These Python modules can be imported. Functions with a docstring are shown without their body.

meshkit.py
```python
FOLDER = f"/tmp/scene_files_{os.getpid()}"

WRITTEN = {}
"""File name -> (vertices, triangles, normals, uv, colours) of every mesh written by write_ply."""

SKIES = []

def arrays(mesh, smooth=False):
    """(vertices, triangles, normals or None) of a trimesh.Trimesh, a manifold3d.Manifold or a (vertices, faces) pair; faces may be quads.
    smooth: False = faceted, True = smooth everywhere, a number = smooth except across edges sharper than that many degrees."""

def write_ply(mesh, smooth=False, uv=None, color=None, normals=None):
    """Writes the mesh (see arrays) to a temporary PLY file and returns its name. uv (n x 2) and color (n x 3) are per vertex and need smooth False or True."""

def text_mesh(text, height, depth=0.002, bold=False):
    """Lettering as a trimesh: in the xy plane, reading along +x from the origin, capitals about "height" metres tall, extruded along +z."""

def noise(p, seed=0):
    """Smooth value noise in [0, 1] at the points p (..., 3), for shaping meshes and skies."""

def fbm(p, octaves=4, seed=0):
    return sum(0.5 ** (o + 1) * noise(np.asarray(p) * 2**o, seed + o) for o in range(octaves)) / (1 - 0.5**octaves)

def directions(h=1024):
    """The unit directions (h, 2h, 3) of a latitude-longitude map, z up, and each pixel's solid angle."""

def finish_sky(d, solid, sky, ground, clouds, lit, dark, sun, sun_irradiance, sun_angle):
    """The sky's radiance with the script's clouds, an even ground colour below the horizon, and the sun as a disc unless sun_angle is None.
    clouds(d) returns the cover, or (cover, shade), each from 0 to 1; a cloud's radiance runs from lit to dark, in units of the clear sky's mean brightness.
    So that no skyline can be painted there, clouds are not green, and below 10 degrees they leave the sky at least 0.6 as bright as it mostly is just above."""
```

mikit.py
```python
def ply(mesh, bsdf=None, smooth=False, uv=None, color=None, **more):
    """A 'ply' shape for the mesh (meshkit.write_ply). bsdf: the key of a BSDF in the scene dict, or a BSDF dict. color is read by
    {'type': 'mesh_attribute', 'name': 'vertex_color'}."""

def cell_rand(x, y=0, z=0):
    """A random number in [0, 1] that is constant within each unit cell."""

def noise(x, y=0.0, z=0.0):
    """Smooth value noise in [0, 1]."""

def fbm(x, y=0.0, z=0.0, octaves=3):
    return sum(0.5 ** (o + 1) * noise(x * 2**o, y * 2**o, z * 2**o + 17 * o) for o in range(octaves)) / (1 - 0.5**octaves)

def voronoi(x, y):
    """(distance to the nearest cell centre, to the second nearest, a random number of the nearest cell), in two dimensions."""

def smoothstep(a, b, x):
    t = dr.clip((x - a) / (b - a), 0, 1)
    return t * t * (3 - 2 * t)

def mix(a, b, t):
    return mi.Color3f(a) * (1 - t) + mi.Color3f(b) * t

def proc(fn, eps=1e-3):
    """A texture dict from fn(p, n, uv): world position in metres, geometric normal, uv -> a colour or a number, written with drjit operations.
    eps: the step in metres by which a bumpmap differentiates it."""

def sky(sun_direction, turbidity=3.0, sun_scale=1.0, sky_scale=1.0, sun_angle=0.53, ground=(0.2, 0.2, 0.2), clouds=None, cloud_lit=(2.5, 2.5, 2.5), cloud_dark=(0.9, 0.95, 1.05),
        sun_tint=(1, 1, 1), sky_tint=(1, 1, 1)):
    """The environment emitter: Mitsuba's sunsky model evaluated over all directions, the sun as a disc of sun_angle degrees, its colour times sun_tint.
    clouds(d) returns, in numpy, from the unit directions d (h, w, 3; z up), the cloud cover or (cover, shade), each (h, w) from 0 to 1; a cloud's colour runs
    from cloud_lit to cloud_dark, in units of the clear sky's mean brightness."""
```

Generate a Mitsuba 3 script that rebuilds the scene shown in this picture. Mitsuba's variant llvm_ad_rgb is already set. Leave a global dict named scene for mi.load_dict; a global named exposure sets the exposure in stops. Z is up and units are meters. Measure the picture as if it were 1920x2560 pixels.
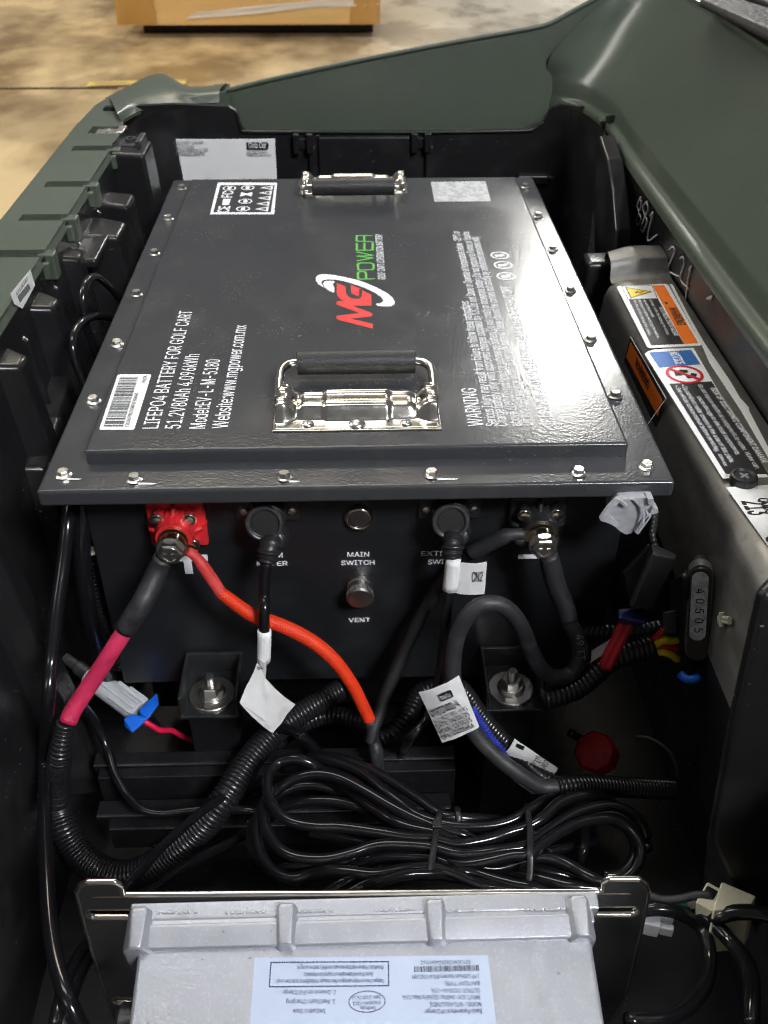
import math, random
import numpy as np, trimesh, manifold3d as m3, mitsuba as mi, drjit as dr
from shapely.geometry import Polygon, Point, box as sbox, LineString
from shapely.ops import unary_union
from shapely import affinity
import mikit, meshkit
from mikit import proc, noise, fbm, voronoi, smoothstep, mix, cell_rand

T = mi.ScalarTransform4f
random.seed(7)
RNG = np.random.default_rng(7)
A = lambda *v: np.array(v, float)

# ------------------------------------------------------------------ camera
CAM = A(.0005, -.5291, .3453)
FWD, UP = A(.0248, .7988, -.6011), A(.0161, .6009, .7992)
scene, labels = {}, {}
scene['camera'] = {'type': 'thinlens', 'fov': 43.23, 'fov_axis': 'x', 'near_clip': .02, 'far_clip': 60.0,
                   'aperture_radius': .0009, 'focus_distance': .60,
                   'to_world': T().look_at(origin=CAM.tolist(), target=(CAM + FWD).tolist(), up=UP.tolist())}
exposure = 0.0

# ------------------------------------------------------------------ light: warehouse lamps and added fill lamps
def lamp(key, pos, aim, w, h, rgb):
    f = np.asarray(aim, float) - np.asarray(pos, float)
    scene[key] = {'type': 'rectangle', 'to_world': T().look_at(origin=list(pos), target=list(aim), up=[.1, 1, .05]) @ T().scale([w / 2, h / 2, 1]),
                  'emitter': {'type': 'area', 'radiance': {'type': 'rgb', 'value': rgb}}}
lamp('ceiling_lamp', (2.30, 8.9, 4.15), (0, .2, 0), .80, .6, [125, 122, 115])
lamp('ceiling_lamp_001', (1.6, -2.5, 2.8), (0, .1, -.1), 1.1, .7, [72, 73, 75])
lamp('ceiling_lamp_002', (-.9, .9, 4.2), (0, .3, 0), 2.4, 1.2, [5.4, 5.4, 5.4])  # added soft fill from above for the upward faces
lamp('ceiling_lamp_004', (-5.2, 1.8, 3.4), (0, .3, 0), 2.0, 1.5, [17, 16.3, 14.8])  # added to brighten the green side panel and the rail flank
lamp('ceiling_lamp_003', (-.6, 5.2, 5.0), (-.4, 4, -.5), 2.6, 1.0, [15, 13.5, 11])  # added to brighten the box and the floor behind
scene['room_light'] = {'type': 'constant', 'radiance': {'type': 'rgb', 'value': [.11, .11, .112]}}
for k, t in (('ceiling_lamp', 'far ceiling lamp over the warehouse floor'), ('ceiling_lamp_001', 'work lamp behind the viewer on the right'),
             ('ceiling_lamp_002', 'ceiling lamp straight above the vehicle'), ('ceiling_lamp_004', 'ceiling lamp far out on the left side'), ('ceiling_lamp_003', 'ceiling lamp above the cardboard box')):
    labels[k] = {'label': t, 'category': 'lamp'}

# ------------------------------------------------------------------ materials
def bsdf(key, d, bump=None, scale=1.0):
    if bump is not None:
        d = {'type': 'bumpmap', 'arbitrary': bump, 'scale': scale, 'bsdf': d}
    scene['surface_' + key] = {'type': 'twosided', 'bsdf': d}
def pr(key, col, rough, metal=0.0, bump=None, scale=1.0, **kw):
    c = col if isinstance(col, dict) else {'type': 'rgb', 'value': list(col)}
    r = rough if isinstance(rough, dict) else float(rough)
    bsdf(key, {'type': 'principled', 'base_color': c, 'roughness': r, 'metallic': float(metal), **kw}, bump, scale)
def peel(p, n, uv):       # orange peel of powder coat, metres
    return (fbm(p.x * 800, p.y * 800, p.z * 800, 2) - .5) * 2
def fine(p, n, uv):
    return (fbm(p.x * 1500, p.y * 1500, p.z * 1500, 2) - .5) * 2
def dusty(a, b, f, lo=.5, hi=.75):
    def fn(p, n, uv):
        t = smoothstep(lo, hi, fbm(p.x * f, p.y * f, p.z * f, 4))
        return mix(a, b, t)
    return proc(fn)
def rvar(a, b, f):
    def fn(p, n, uv):
        return a + (b - a) * fbm(p.x * f, p.y * f, p.z * f, 3)
    return proc(fn)
PEEL, FINE = proc(peel, 2e-4), proc(fine, 1e-4)
def lidcol(p, n, uv):
    c = mix((.037, .0385, .0425), (.044, .0455, .0495), fbm(p.x * 14, p.y * 14, p.z * 14, 4))
    dust = smoothstep(.88, .92, noise(p.x * 620, p.y * 620, p.z * 620)) * smoothstep(.5, .7, fbm(p.x * 30, p.y * 30, 2, 3))
    sm = smoothstep(.56, .74, fbm(p.x * 38 + 3, p.y * 26, 4, 4))
    return mix(mix(c, (.068, .067, .066), .30 * sm), (.22, .22, .21), .5 * dust)
def lidrough(p, n, uv):
    return .19 + .045 * smoothstep(.45, .75, fbm(p.x * 30 + 3, p.y * 22, 4, 4))
pr('lid_paint', proc(lidcol), proc(lidrough), specular=.55, bump=proc(lambda p, n, uv: (fbm(p.x * 680, p.y * 680, p.z * 680, 2) - .5) * 2, 1.4e-4), scale=.000046)
pr('case_paint', dusty((.011, .012, .014), (.017, .018, .020), 30), .36, specular=.5, bump=PEEL, scale=.00003)
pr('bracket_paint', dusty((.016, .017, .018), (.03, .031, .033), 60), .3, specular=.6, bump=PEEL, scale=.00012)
pr('member_paint', dusty((.005, .005, .006), (.010, .010, .011), 40), .6, specular=.25)
pr('white_ink', (.74, .75, .78), .5)
pr('faded_ink', (.62, .63, .68), .55)
pr('patch_ink', dusty((.30, .31, .33), (.42, .43, .45), 260, .4, .6), .5)
pr('red_ink', (.72, .022, .022), .45)
pr('green_ink', (.075, .40, .045), .45)
pr('black_ink', (.012, .012, .014), .5)
pr('grey_ink', (.16, .16, .17), .6)
pr('blue_ink', (.03, .035, .10), .5)
pr('bright_steel', (.80, .77, .70), rvar(.10, .26, 160), 1.0)
pr('satin_steel', (.60, .58, .54), rvar(.24, .40, 200), 1.0)
pr('dark_steel', (.30, .29, .28), .33, 1.0)
pr('zinc', (.80, .78, .73), rvar(.2, .36, 300), 1.0)
pr('yellow_zinc', (.74, .66, .46), .25, 1.0)
pr('grip_rubber', dusty((.018, .018, .019), (.034, .034, .034), 500), .42, bump=FINE, scale=.00012)
def specked(a, b, f):
    def fn(p, n, uv):
        d = smoothstep(.91, .94, noise(p.x * 330, p.y * 330, p.z * 330)) * smoothstep(.45, .6, fbm(p.x * 11, p.y * 11, p.z * 11, 2))
        return mix(mix(a, b, smoothstep(.5, .75, fbm(p.x * f, p.y * f, p.z * f, 4))), (.16, .16, .155), .8 * d)
    return proc(fn)
pr('plastic', specked((.012, .012, .013), (.021, .021, .022), 22), rvar(.20, .34, 26), specular=.5, bump=FINE, scale=.00002)
pr('plastic_deep', specked((.007, .007, .008), (.014, .014, .015), 30), .42, specular=.35)
pr('connector_black', (.017, .017, .018), .38, bump=FINE, scale=.00004)
pr('connector_dark', dusty((.032, .032, .034), (.048, .048, .05), 200), .36)
pr('cable_gloss', (.0065, .0065, .0078), rvar(.11, .22, 40), specular=.6)
pr('cable_matt', dusty((.022, .022, .025), (.034, .034, .037), 120), .5)
pr('shrink_black', dusty((.019, .0195, .022), (.032, .032, .036), 90), .52, bump=FINE, scale=.00005)
pr('conduit_black', (.010, .010, .0115), .28, specular=.6)
pr('red_plastic', (.56, .022, .026), .38)
pr('red_cap', dusty((.50, .010, .014), (.34, .010, .012), 90), .42)
pr('red_shrink', dusty((.52, .045, .042), (.66, .07, .062), 60, .3, .7), rvar(.38, .55, 80), bump=FINE, scale=.00005)
pr('magenta_shrink', dusty((.44, .016, .065), (.62, .035, .11), 45, .3, .75), rvar(.42, .62, 70), bump=FINE, scale=.00005)
pr('red_wire', (.42, .010, .020), .4)
pr('pink_wire', (.62, .010, .06), .4)
pr('yellow_wire', (.80, .56, .01), .4)
pr('green_wire', (.02, .16, .09), .4)
pr('white_wire', (.66, .63, .60), .45)
pr('blue_wire', (.03, .06, .42), .4)
pr('blue_plastic', (.003, .12, .62), .4)
pr('navy_plastic', (.012, .02, .09), .42)
pr('grey_plastic', dusty((.33, .34, .36), (.27, .28, .29), 150), .42)
pr('silver_grey_plastic', (.40, .415, .43), .38)
pr('beige_plastic', dusty((.52, .50, .38), (.60, .57, .45), 80), .5)
pr('paper', dusty((.72, .72, .71), (.60, .60, .59), 60, .55, .8), .62, bump=FINE, scale=.00003)
pr('paper_grey', dusty((.52, .52, .51), (.40, .40, .39), 70, .5, .75), .62, bump=FINE, scale=.00004)
pr('clip_cream', (.26, .25, .19), .55)
pr('connector_mid', dusty((.085, .085, .088), (.12, .12, .122), 160), .4, bump=FINE, scale=.00003)
pr('plate_grey', dusty((.50, .51, .53), (.34, .345, .355), 200, .45, .65), .45)
pr('label_white', (.76, .765, .75), .42)
pr('label_blue_white', (.41, .475, .60), .42)
pr('label_bar', (.05, .06, .08), .4)
pr('clear_sticker', (.70, .70, .67), .5)
pr('orange_ink', (.80, .17, .012), .45)
pr('yellow_ink', (.82, .58, .03), .45)
pr('label_blue', (.03, .14, .42), .45)
pr('label_black', (.012, .012, .013), .5)
pr('label_red', (.55, .012, .03), .45)
pr('tape_white', (.55, .54, .51), .6)
def castalu(p, n, uv):
    c = mix((.38, .39, .425), (.46, .47, .505), fbm(p.x * 40, p.y * 40, p.z * 40, 4))
    sp_ = smoothstep(.62, .80, noise(p.x * 1100, p.y * 1100, p.z * 1100))
    dk = smoothstep(.93, .95, noise(p.x * 300, p.y * 300, p.z * 300))
    return mix(mix(c, (.56, .57, .60), .28 * sp_), (.12, .12, .13), .5 * dk)
pr('charger_alu', proc(castalu), rvar(.30, .46, 120), .6, bump=FINE, scale=.00008)
pr('plate_steel', (.46, .46, .47), rvar(.18, .3, 60), 1.0)
pr('green_paint', dusty((.068, .084, .064), (.077, .092, .071), 5), rvar(.24, .42, 9), specular=.5, clearcoat=.35, clearcoat_gloss=.7, bump=FINE, scale=.000015)
pr('mat_rubber', (.035, .035, .035), .55, bump=proc(lambda p, n, uv: fbm(p.x * 260, p.y * 260, 0, 2), 8e-4), scale=.0016)
def chalkcol(p, n, uv):
    return mix((.34, .34, .345), (.52, .52, .52), fbm(p.x * 900, p.y * 900, p.z * 900, 2))
pr('chalk', proc(chalkcol), .9)
def alu(p, n, uv):
    a = fbm(p.x * 35, p.y * 9, p.z * 35, 4)
    b = fbm(p.x * 160 + 5, p.y * 160, p.z * 160, 3)
    c = mix((.22, .217, .205), (.34, .333, .315), smoothstep(.3, .7, a))
    return mix(c, (.10, .095, .08), .22 * smoothstep(.58, .74, b))
pr('rail_alu', proc(alu), rvar(.34, .58, 70), .85, bump=FINE, scale=.00006)
def braid(p, n, uv):
    a, b = uv.x * 26 + uv.y * 8, uv.x * 26 - uv.y * 8
    return .5 + .25 * dr.sin(a * 2 * math.pi) + .25 * dr.sin(b * 2 * math.pi)
def braid_red(p, n, uv):
    return mix((.45, .010, .003), (.92, .060, .006), smoothstep(.2, .75, braid(p, n, uv)))
def braid_black(p, n, uv):
    return mix((.006, .006, .007), (.032, .032, .034), smoothstep(.3, .8, braid(p, n, uv)))
pr('red_braid', proc(braid_red), .55, bump=proc(braid, 2e-4), scale=.0003)
pr('black_braid', proc(braid_black), .5, bump=proc(braid, 2e-4), scale=.0003)
def slit(p, n, uv):
    return mix((.014, .014, .0155), (.035, .05, .36), 1.0)
pr('blue_sleeve', (.035, .05, .40), .45)
def concrete(p, n, uv):
    a = fbm(p.x * .9 + 3, p.y * .55, 0, 5)
    b = fbm(p.x * 3.4, p.y * 2.0 + 9, 1, 6)
    c = fbm(p.x * 1.7 + .7 * p.y, p.y * 1.3 - .3 * p.x, 3, 5)
    e = fbm(p.x * 14, p.y * 9, 2, 4)
    warm = mix((.22, .145, .066), (.60, .455, .245), smoothstep(.33, .66, .45 * b + .35 * c + .20 * e))
    grey = mix((.24, .215, .17), (.60, .57, .49), smoothstep(.36, .62, .7 * b + .3 * e))
    t = smoothstep(-.5, .9, p.x + .9 * (a - .5) + .10 * (p.y - 3.0))
    col = mix(warm, grey, t)
    dark = smoothstep(.50, .60, fbm(p.x * 1.1 + 2.2 * c, p.y * 1.4 + 7, 5, 5))
    return mix(col, (.17, .12, .065), .40 * dark)
def wornrough(p, n, uv):
    return .22 + .4 * smoothstep(.35, .65, fbm(p.x * 2.4, p.y * 1.6, 8, 5))
pr('concrete', proc(concrete), proc(wornrough), specular=.45)
pr('joint', (.09, .065, .035), .8)
def yline(p, n, uv):
    return mix((.62, .47, .10), (.42, .30, .11), smoothstep(.4, .62, fbm(p.x * 9, p.y * 30, 0, 4)))
pr('yellow_paint', proc(yline), .6)
def card(p, n, uv):
    return mix((.66, .40, .135), (.78, .50, .19), fbm(p.x * 3, p.y * 3, p.z * 30, 3))
pr('cardboard', proc(card), .6)
pr('brown_tape', (.50, .26, .065), .22, specular=.6)
pr('painted_tape_glare', (.72, .63, .50), .3, specular=.7)  # pale tape colour with the glare painted in
pr('block_dark', (.035, .028, .022), .8)

# ------------------------------------------------------------------ helpers
def numbered(key):
    if key not in scene and key not in labels and not any(k.startswith(key + '__') for k in scene):
        return key
    i = 1
    while True:
        k = f'{key}_{i:03d}'
        if k not in scene and k not in labels and not any(q.startswith(k + '__') for q in scene):
            return k
        i += 1
def put(key, mesh, mat, smooth=32, **kw):
    key = numbered(key)
    if isinstance(mesh, (list, tuple)) and len(mesh) and not isinstance(mesh[0], np.ndarray):
        mesh = cat(mesh)
    scene[key] = mikit.ply(mesh, 'surface_' + mat, smooth, **kw)
    return key
def say(key, label=None, category=None, group=None, kind=None):
    d = {}
    for k, v in (('label', label), ('category', category), ('group', group), ('kind', kind)):
        if v: d[k] = v
    labels[key] = d
def tm(m):
    if hasattr(m, 'to_mesh'):
        q = m.to_mesh(); return trimesh.Trimesh(q.vert_properties[:, :3], q.tri_verts, process=False)
    return m
def cat(ms): return trimesh.util.concatenate([tm(m) for m in ms])
def unit(v): v = np.asarray(v, float); return v / np.linalg.norm(v)
def frame(o, x, y):
    x = unit(x); y = np.asarray(y, float); y = unit(y - x * (x @ y)); z = np.cross(x, y)
    m = np.eye(4); m[:3, 0], m[:3, 1], m[:3, 2], m[:3, 3] = x, y, z, o
    return m
def at(mesh, M):
    mesh = tm(mesh).copy(); mesh.apply_transform(M); return mesh
def mv(mesh, x=0, y=0, z=0):
    mesh = tm(mesh).copy(); mesh.apply_translation([x, y, z]); return mesh
def rbox(x0, x1, y0, y1, z0, z1, r=.002, seg=3):
    r = min(r, (x1 - x0) / 2.01, (y1 - y0) / 2.01, (z1 - z0) / 2.01)
    s = trimesh.creation.icosphere(2, r) if seg > 2 else trimesh.creation.icosphere(1, r)
    p = [s.vertices + A(x, y, z) for x in (x0 + r, x1 - r) for y in (y0 + r, y1 - r) for z in (z0 + r, z1 - r)]
    return tm(m3.Manifold.hull_points(np.vstack(p)))
def hullpts(p, r=.001):
    s = trimesh.creation.icosphere(1, r)
    return tm(m3.Manifold.hull_points(np.vstack([s.vertices + np.asarray(q, float) for q in p])))
def lathe(prof, n=32):
    return trimesh.creation.revolve(np.array(prof, float), sections=n)
def axisframe(o, z, xh=(1, 0, 0)):
    z = unit(z); x = np.asarray(xh, float); x = x - z * (x @ z)
    if np.linalg.norm(x) < 1e-6: x = A(0, 1, 0)
    x = unit(x); m = np.eye(4); m[:3, 0], m[:3, 1], m[:3, 2], m[:3, 3] = x, np.cross(z, x), z, o
    return m
def cr(P, per=8):
    P = np.asarray(P, float)
    if len(P) == 2: return np.linspace(P[0], P[1], per + 1)
    Q = np.vstack([2 * P[0] - P[1], P, 2 * P[-1] - P[-2]]); out = []
    for i in range(1, len(Q) - 2):
        a, b, c, d = Q[i - 1:i + 3]
        for t in np.arange(per) / per:
            out.append(.5 * (2 * b + (c - a) * t + (2 * a - 5 * b + 4 * c - d) * t * t + (3 * b - a - 3 * c + d) * t ** 3))
    out.append(P[-1]); return np.array(out)
def resamp(P, step):
    d = np.r_[0, np.cumsum(np.linalg.norm(np.diff(P, axis=0), axis=1))]
    n = max(2, int(round(d[-1] / step)) + 1); s = np.linspace(0, d[-1], n)
    return np.stack([np.interp(s, d, P[:, k]) for k in range(P.shape[1])], 1), s
def tube(P, r, n=14, step=.004, fn=None, caps=True, uv=False, flat=None):
    P = np.asarray(P, float)
    if np.ndim(r) == 0: r = np.full(len(P), r)
    Q, s = resamp(cr(np.c_[P, r]), step)
    C, R_ = Q[:, :3], Q[:, 3]
    if fn is not None: R_ = R_ * fn(s)
    t = np.gradient(C, axis=0); t /= np.linalg.norm(t, axis=1, keepdims=True) + 1e-12
    a = np.cross(t[0], A(0, 0, 1) if abs(t[0][2]) < .9 else A(1, 0, 0)); a = unit(a)
    ang = np.arange(n) * 2 * np.pi / n; V = []
    for i in range(len(C)):
        a = unit(a - t[i] * (a @ t[i])); b = np.cross(t[i], a)
        k = (1, 1) if flat is None else flat
        V.append(C[i] + R_[i] * (k[0] * np.cos(ang)[:, None] * a + k[1] * np.sin(ang)[:, None] * b))
    V = np.vstack(V); m = len(C)
    i, j = np.meshgrid(np.arange(m - 1), np.arange(n), indexing='ij'); i, j = i.ravel(), j.ravel()
    q = np.stack([i * n + j, i * n + (j + 1) % n, (i + 1) * n + (j + 1) % n, (i + 1) * n + j], 1)
    F = np.vstack([q[:, [0, 1, 2]], q[:, [0, 2, 3]]])
    if uv:
        U = np.stack([np.repeat(s, n) / .05, np.tile(np.minimum(ang, 2 * np.pi - ang) / (2 * np.pi), m)], 1)
        return trimesh.Trimesh(V, F, process=False), U
    if caps:
        c0, c1 = len(V), len(V) + 1
        V = np.vstack([V, C[0], C[-1]]); k = np.arange(n)
        F = np.vstack([F, np.stack([np.full(n, c0), (k + 1) % n, k], 1), np.stack([np.full(n, c1), (m - 1) * n + k, (m - 1) * n + (k + 1) % n], 1)])
    return trimesh.Trimesh(V, F, process=False)
def conduit(P, r, pitch=.0032, n=18, depth=.10):
    def fn(s):
        u = (s / pitch) % 1.0
        return 1 - depth * (np.clip(np.abs(u - .5) * 2 - .62, 0, 1) / .38) ** .7
    return tube(P, r, n, pitch / 7, fn)
def prism(poly, h):
    gs = [g for g in getattr(poly, 'geoms', [poly]) if g.area > 1e-12]
    return cat([trimesh.creation.extrude_polygon(g, h, engine='earcut') for g in gs])
def text(s, p0, p1, up, cap=None, bold=False, lift=.0002, depth=.00012):
    """Lettering from the baseline's start p0 to its end p1, capitals as tall as |up|."""
    p0, p1, up = map(np.asarray, (p0, p1, up)); x = p1 - p0
    h = np.linalg.norm(up) if cap is None else cap
    m = meshkit.text_mesh(s, h, depth, bold)
    b = m.bounds; m.apply_translation([-b[0][0], 0, 0]); m.apply_scale([np.linalg.norm(x) / (b[1][0] - b[0][0]), 1, 1])
    M = frame(p0, x, up); M[:3, 3] += M[:3, 2] * lift
    return at(m, M)
def decal(pts, hint, lift=.0002, depth=.0001, r=0, holes=()):
    """A flat printed shape through these points of a plane; hint: roughly its normal."""
    P = np.asarray(pts, float); o = P[0]
    n = np.zeros(3)
    for i in range(1, len(P) - 1): n += np.cross(P[i] - o, P[i + 1] - o)
    n = unit(n); n = n if n @ np.asarray(hint) > 0 else -n
    x = unit(P[1] - o); y = np.cross(n, x)
    to = lambda Q: [((q - o) @ x, (q - o) @ y) for q in np.asarray(Q, float)]
    g = Polygon(to(P), [to(h) for h in holes]).buffer(0)
    if r: g = g.buffer(-r).buffer(r, 8)
    M = frame(o + n * lift, x, y)
    return at(prism(g, depth), M)
def line(pts, w, hint, lift=.0002, depth=.0001, closed=False):
    P = np.asarray(pts, float); o = P[0]; n = unit(hint)
    x = unit(P[1] - o); y = np.cross(n, x); x = np.cross(y, n)
    q = [((p - o) @ x, (p - o) @ y) for p in P]
    if closed: q.append(q[0])
    return at(prism(LineString(q).buffer(w / 2, 4), depth), frame(o + n * lift, x, y))
def patch(c, bulge=(0, 0, 0), nu=10, nv=8, th=.00025, wav=0.0, seed=0):
    """A thin sheet through four corners (around), bulging in the middle."""
    c = np.asarray(c, float); u, v = np.meshgrid(np.linspace(0, 1, nu), np.linspace(0, 1, nv), indexing='ij')
    u, v = u[..., None], v[..., None]
    P = (1 - u) * (1 - v) * c[0] + u * (1 - v) * c[1] + u * v * c[2] + (1 - u) * v * c[3] + 4 * u * (1 - u) * np.asarray(bulge, float)
    n = unit(np.cross(c[1] - c[0], c[3] - c[0]))
    if wav: P = P + n * (wav * (meshkit.fbm(np.stack([u[..., 0] * 3, v[..., 0] * 3, 0 * u[..., 0] + seed], -1), 3, seed)[..., None] - .5))
    P = P.reshape(-1, 3); N = len(P); V = np.vstack([P, P - n * th])
    i, j = np.meshgrid(np.arange(nu - 1), np.arange(nv - 1), indexing='ij'); i, j = i.ravel(), j.ravel()
    q = np.stack([i * nv + j, (i + 1) * nv + j, (i + 1) * nv + j + 1, i * nv + j + 1], 1)
    F = np.vstack([q[:, [0, 1, 2]], q[:, [0, 2, 3]]]); F = np.vstack([F, F[:, ::-1] + N])
    ring = [k * nv for k in range(nu)] + [(nu - 1) * nv + k for k in range(1, nv)] + [k * nv + nv - 1 for k in range(nu - 2, -1, -1)] + [k for k in range(nv - 2, 0, -1)]
    a = np.array(ring); b = np.roll(a, -1)
    F = np.vstack([F, np.stack([b, a, a + N], 1), np.stack([b, a + N, b + N], 1)])
    return trimesh.Trimesh(V, F, process=False)
def loft(rows, per_u=10, per_v=4, th=None):
    n = max(len(r) for r in rows); G = []
    for r in rows:
        c = cr(r, 12); q, _ = resamp(c, 1e9); d = np.r_[0, np.cumsum(np.linalg.norm(np.diff(c, axis=0), axis=1))]
        s = np.linspace(0, d[-1], n * per_u); G.append(np.stack([np.interp(s, d, c[:, k]) for k in range(3)], 1))
    G = np.array(G); nv = G.shape[1]
    S = np.stack([cr(G[:, k], per_v) for k in range(nv)], 1)
    nu = S.shape[0]; V = S.reshape(-1, 3)
    i, j = np.meshgrid(np.arange(nu - 1), np.arange(nv - 1), indexing='ij'); i, j = i.ravel(), j.ravel()
    q = np.stack([i * nv + j, (i + 1) * nv + j, (i + 1) * nv + j + 1, i * nv + j + 1], 1)
    return trimesh.Trimesh(V, np.vstack([q[:, [0, 1, 2]], q[:, [0, 2, 3]]]), process=False)
def hexhead(af, h, r_flange=0, hf=0, dome=.0):
    """A hex (flange) bolt head along +z."""
    R = af / math.sqrt(3); out = []
    if r_flange: out.append(lathe([(0, 0), (r_flange, 0), (r_flange, hf * .4), (R * 1.02, hf), (0, hf)], 28))
    a = np.arange(6) * np.pi / 3
    pts = [(R * math.cos(t), R * math.sin(t), z) for t in a for z in (hf * .5, hf + h * .86)] + [(R * .86 * math.cos(t), R * .86 * math.sin(t), hf + h) for t in a]
    out.append(tm(m3.Manifold.hull_points(np.array(pts))))
    return cat(out)
def cross_mark(r, z, w=.2, h=.0003):
    return cat([mv(trimesh.creation.box([2 * r, 2 * r * w, h]), z=z), mv(trimesh.creation.box([2 * r * w, 2 * r, h]), z=z)])
def panhead(r, h):
    return lathe([(0, 0), (r, 0), (r, h * .45), (r * .86, h * .8), (r * .5, h), (0, h)], 24)
def circle(o, x, y, r, n=28):
    M = frame(o, x, y); a = np.arange(n) * 2 * np.pi / n
    return [M[:3, 3] + M[:3, 0] * r * math.cos(t) + M[:3, 1] * r * math.sin(t) for t in a]

# ================================================================== SETTING
Z0 = -.55
g = trimesh.creation.box([60, 60, .02]); g.apply_translation([0, 20, Z0 - .01])
put('floor', g, 'concrete', False); say('floor', 'stained tan concrete warehouse floor', kind='structure')
g = mv(trimesh.creation.box([5.4, .012, .002]), -3.56, 3.262, Z0 + .004); put('floor_joint', g, 'joint', False); say('floor_joint', 'thin dark joint across the concrete floor', kind='structure')
g = at(trimesh.creation.box([.36, .070, .001]), frame(A(-.80, 3.33, Z0 + .0045), (1, .08, 0), (0, 1, 0))); put('floor_marking', g, 'yellow_paint', False)
say('floor_marking', 'worn yellow painted floor line behind the green corner of the vehicle', kind='structure')

# cardboard box on a low dark block
bx0, bx1, by, bz = -1.0015, .110, 4.12, -.4895
g = hullpts([(bx0 + RNG.normal(0, .004), by, bz), (bx1, by, bz), (bx0, by + .6, bz), (bx1, by + .6, bz), (bx0 - .005, by - .012, bz + .40), (bx1 + .01, by - .01, bz + .40), (bx0, by + .6, bz + .4), (bx1, by + .6, bz + .4)], .006)
k = put('cardboard_box', g, 'cardboard'); say(k, 'brown taped cardboard box on the floor at the top of the picture', 'box')
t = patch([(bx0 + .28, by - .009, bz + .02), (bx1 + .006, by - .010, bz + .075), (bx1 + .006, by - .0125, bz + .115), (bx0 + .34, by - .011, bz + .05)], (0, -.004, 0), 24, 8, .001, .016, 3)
put('cardboard_box__packing_tape', t, 'painted_tape_glare', True)  # this strip is painted pale to show glare
t = patch([(bx0 - .01, by - .008, bz - .002), (bx0 + .16, by - .009, bz + .0), (bx0 + .15, by - .013, bz + .30), (bx0 - .012, by - .012, bz + .30)], (0, -.004, 0), 14, 14, .001, .02, 5)
put('cardboard_box__packing_tape', t, 'brown_tape', True)
t = patch([(bx1 - .12, by - .009, bz), (bx1 + .012, by - .009, bz), (bx1 + .014, by - .014, bz + .30), (bx1 - .10, by - .013, bz + .30)], (0, -.004, 0), 14, 14, .001, .02, 8)
put('cardboard_box__packing_tape', t, 'brown_tape', True)
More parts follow.
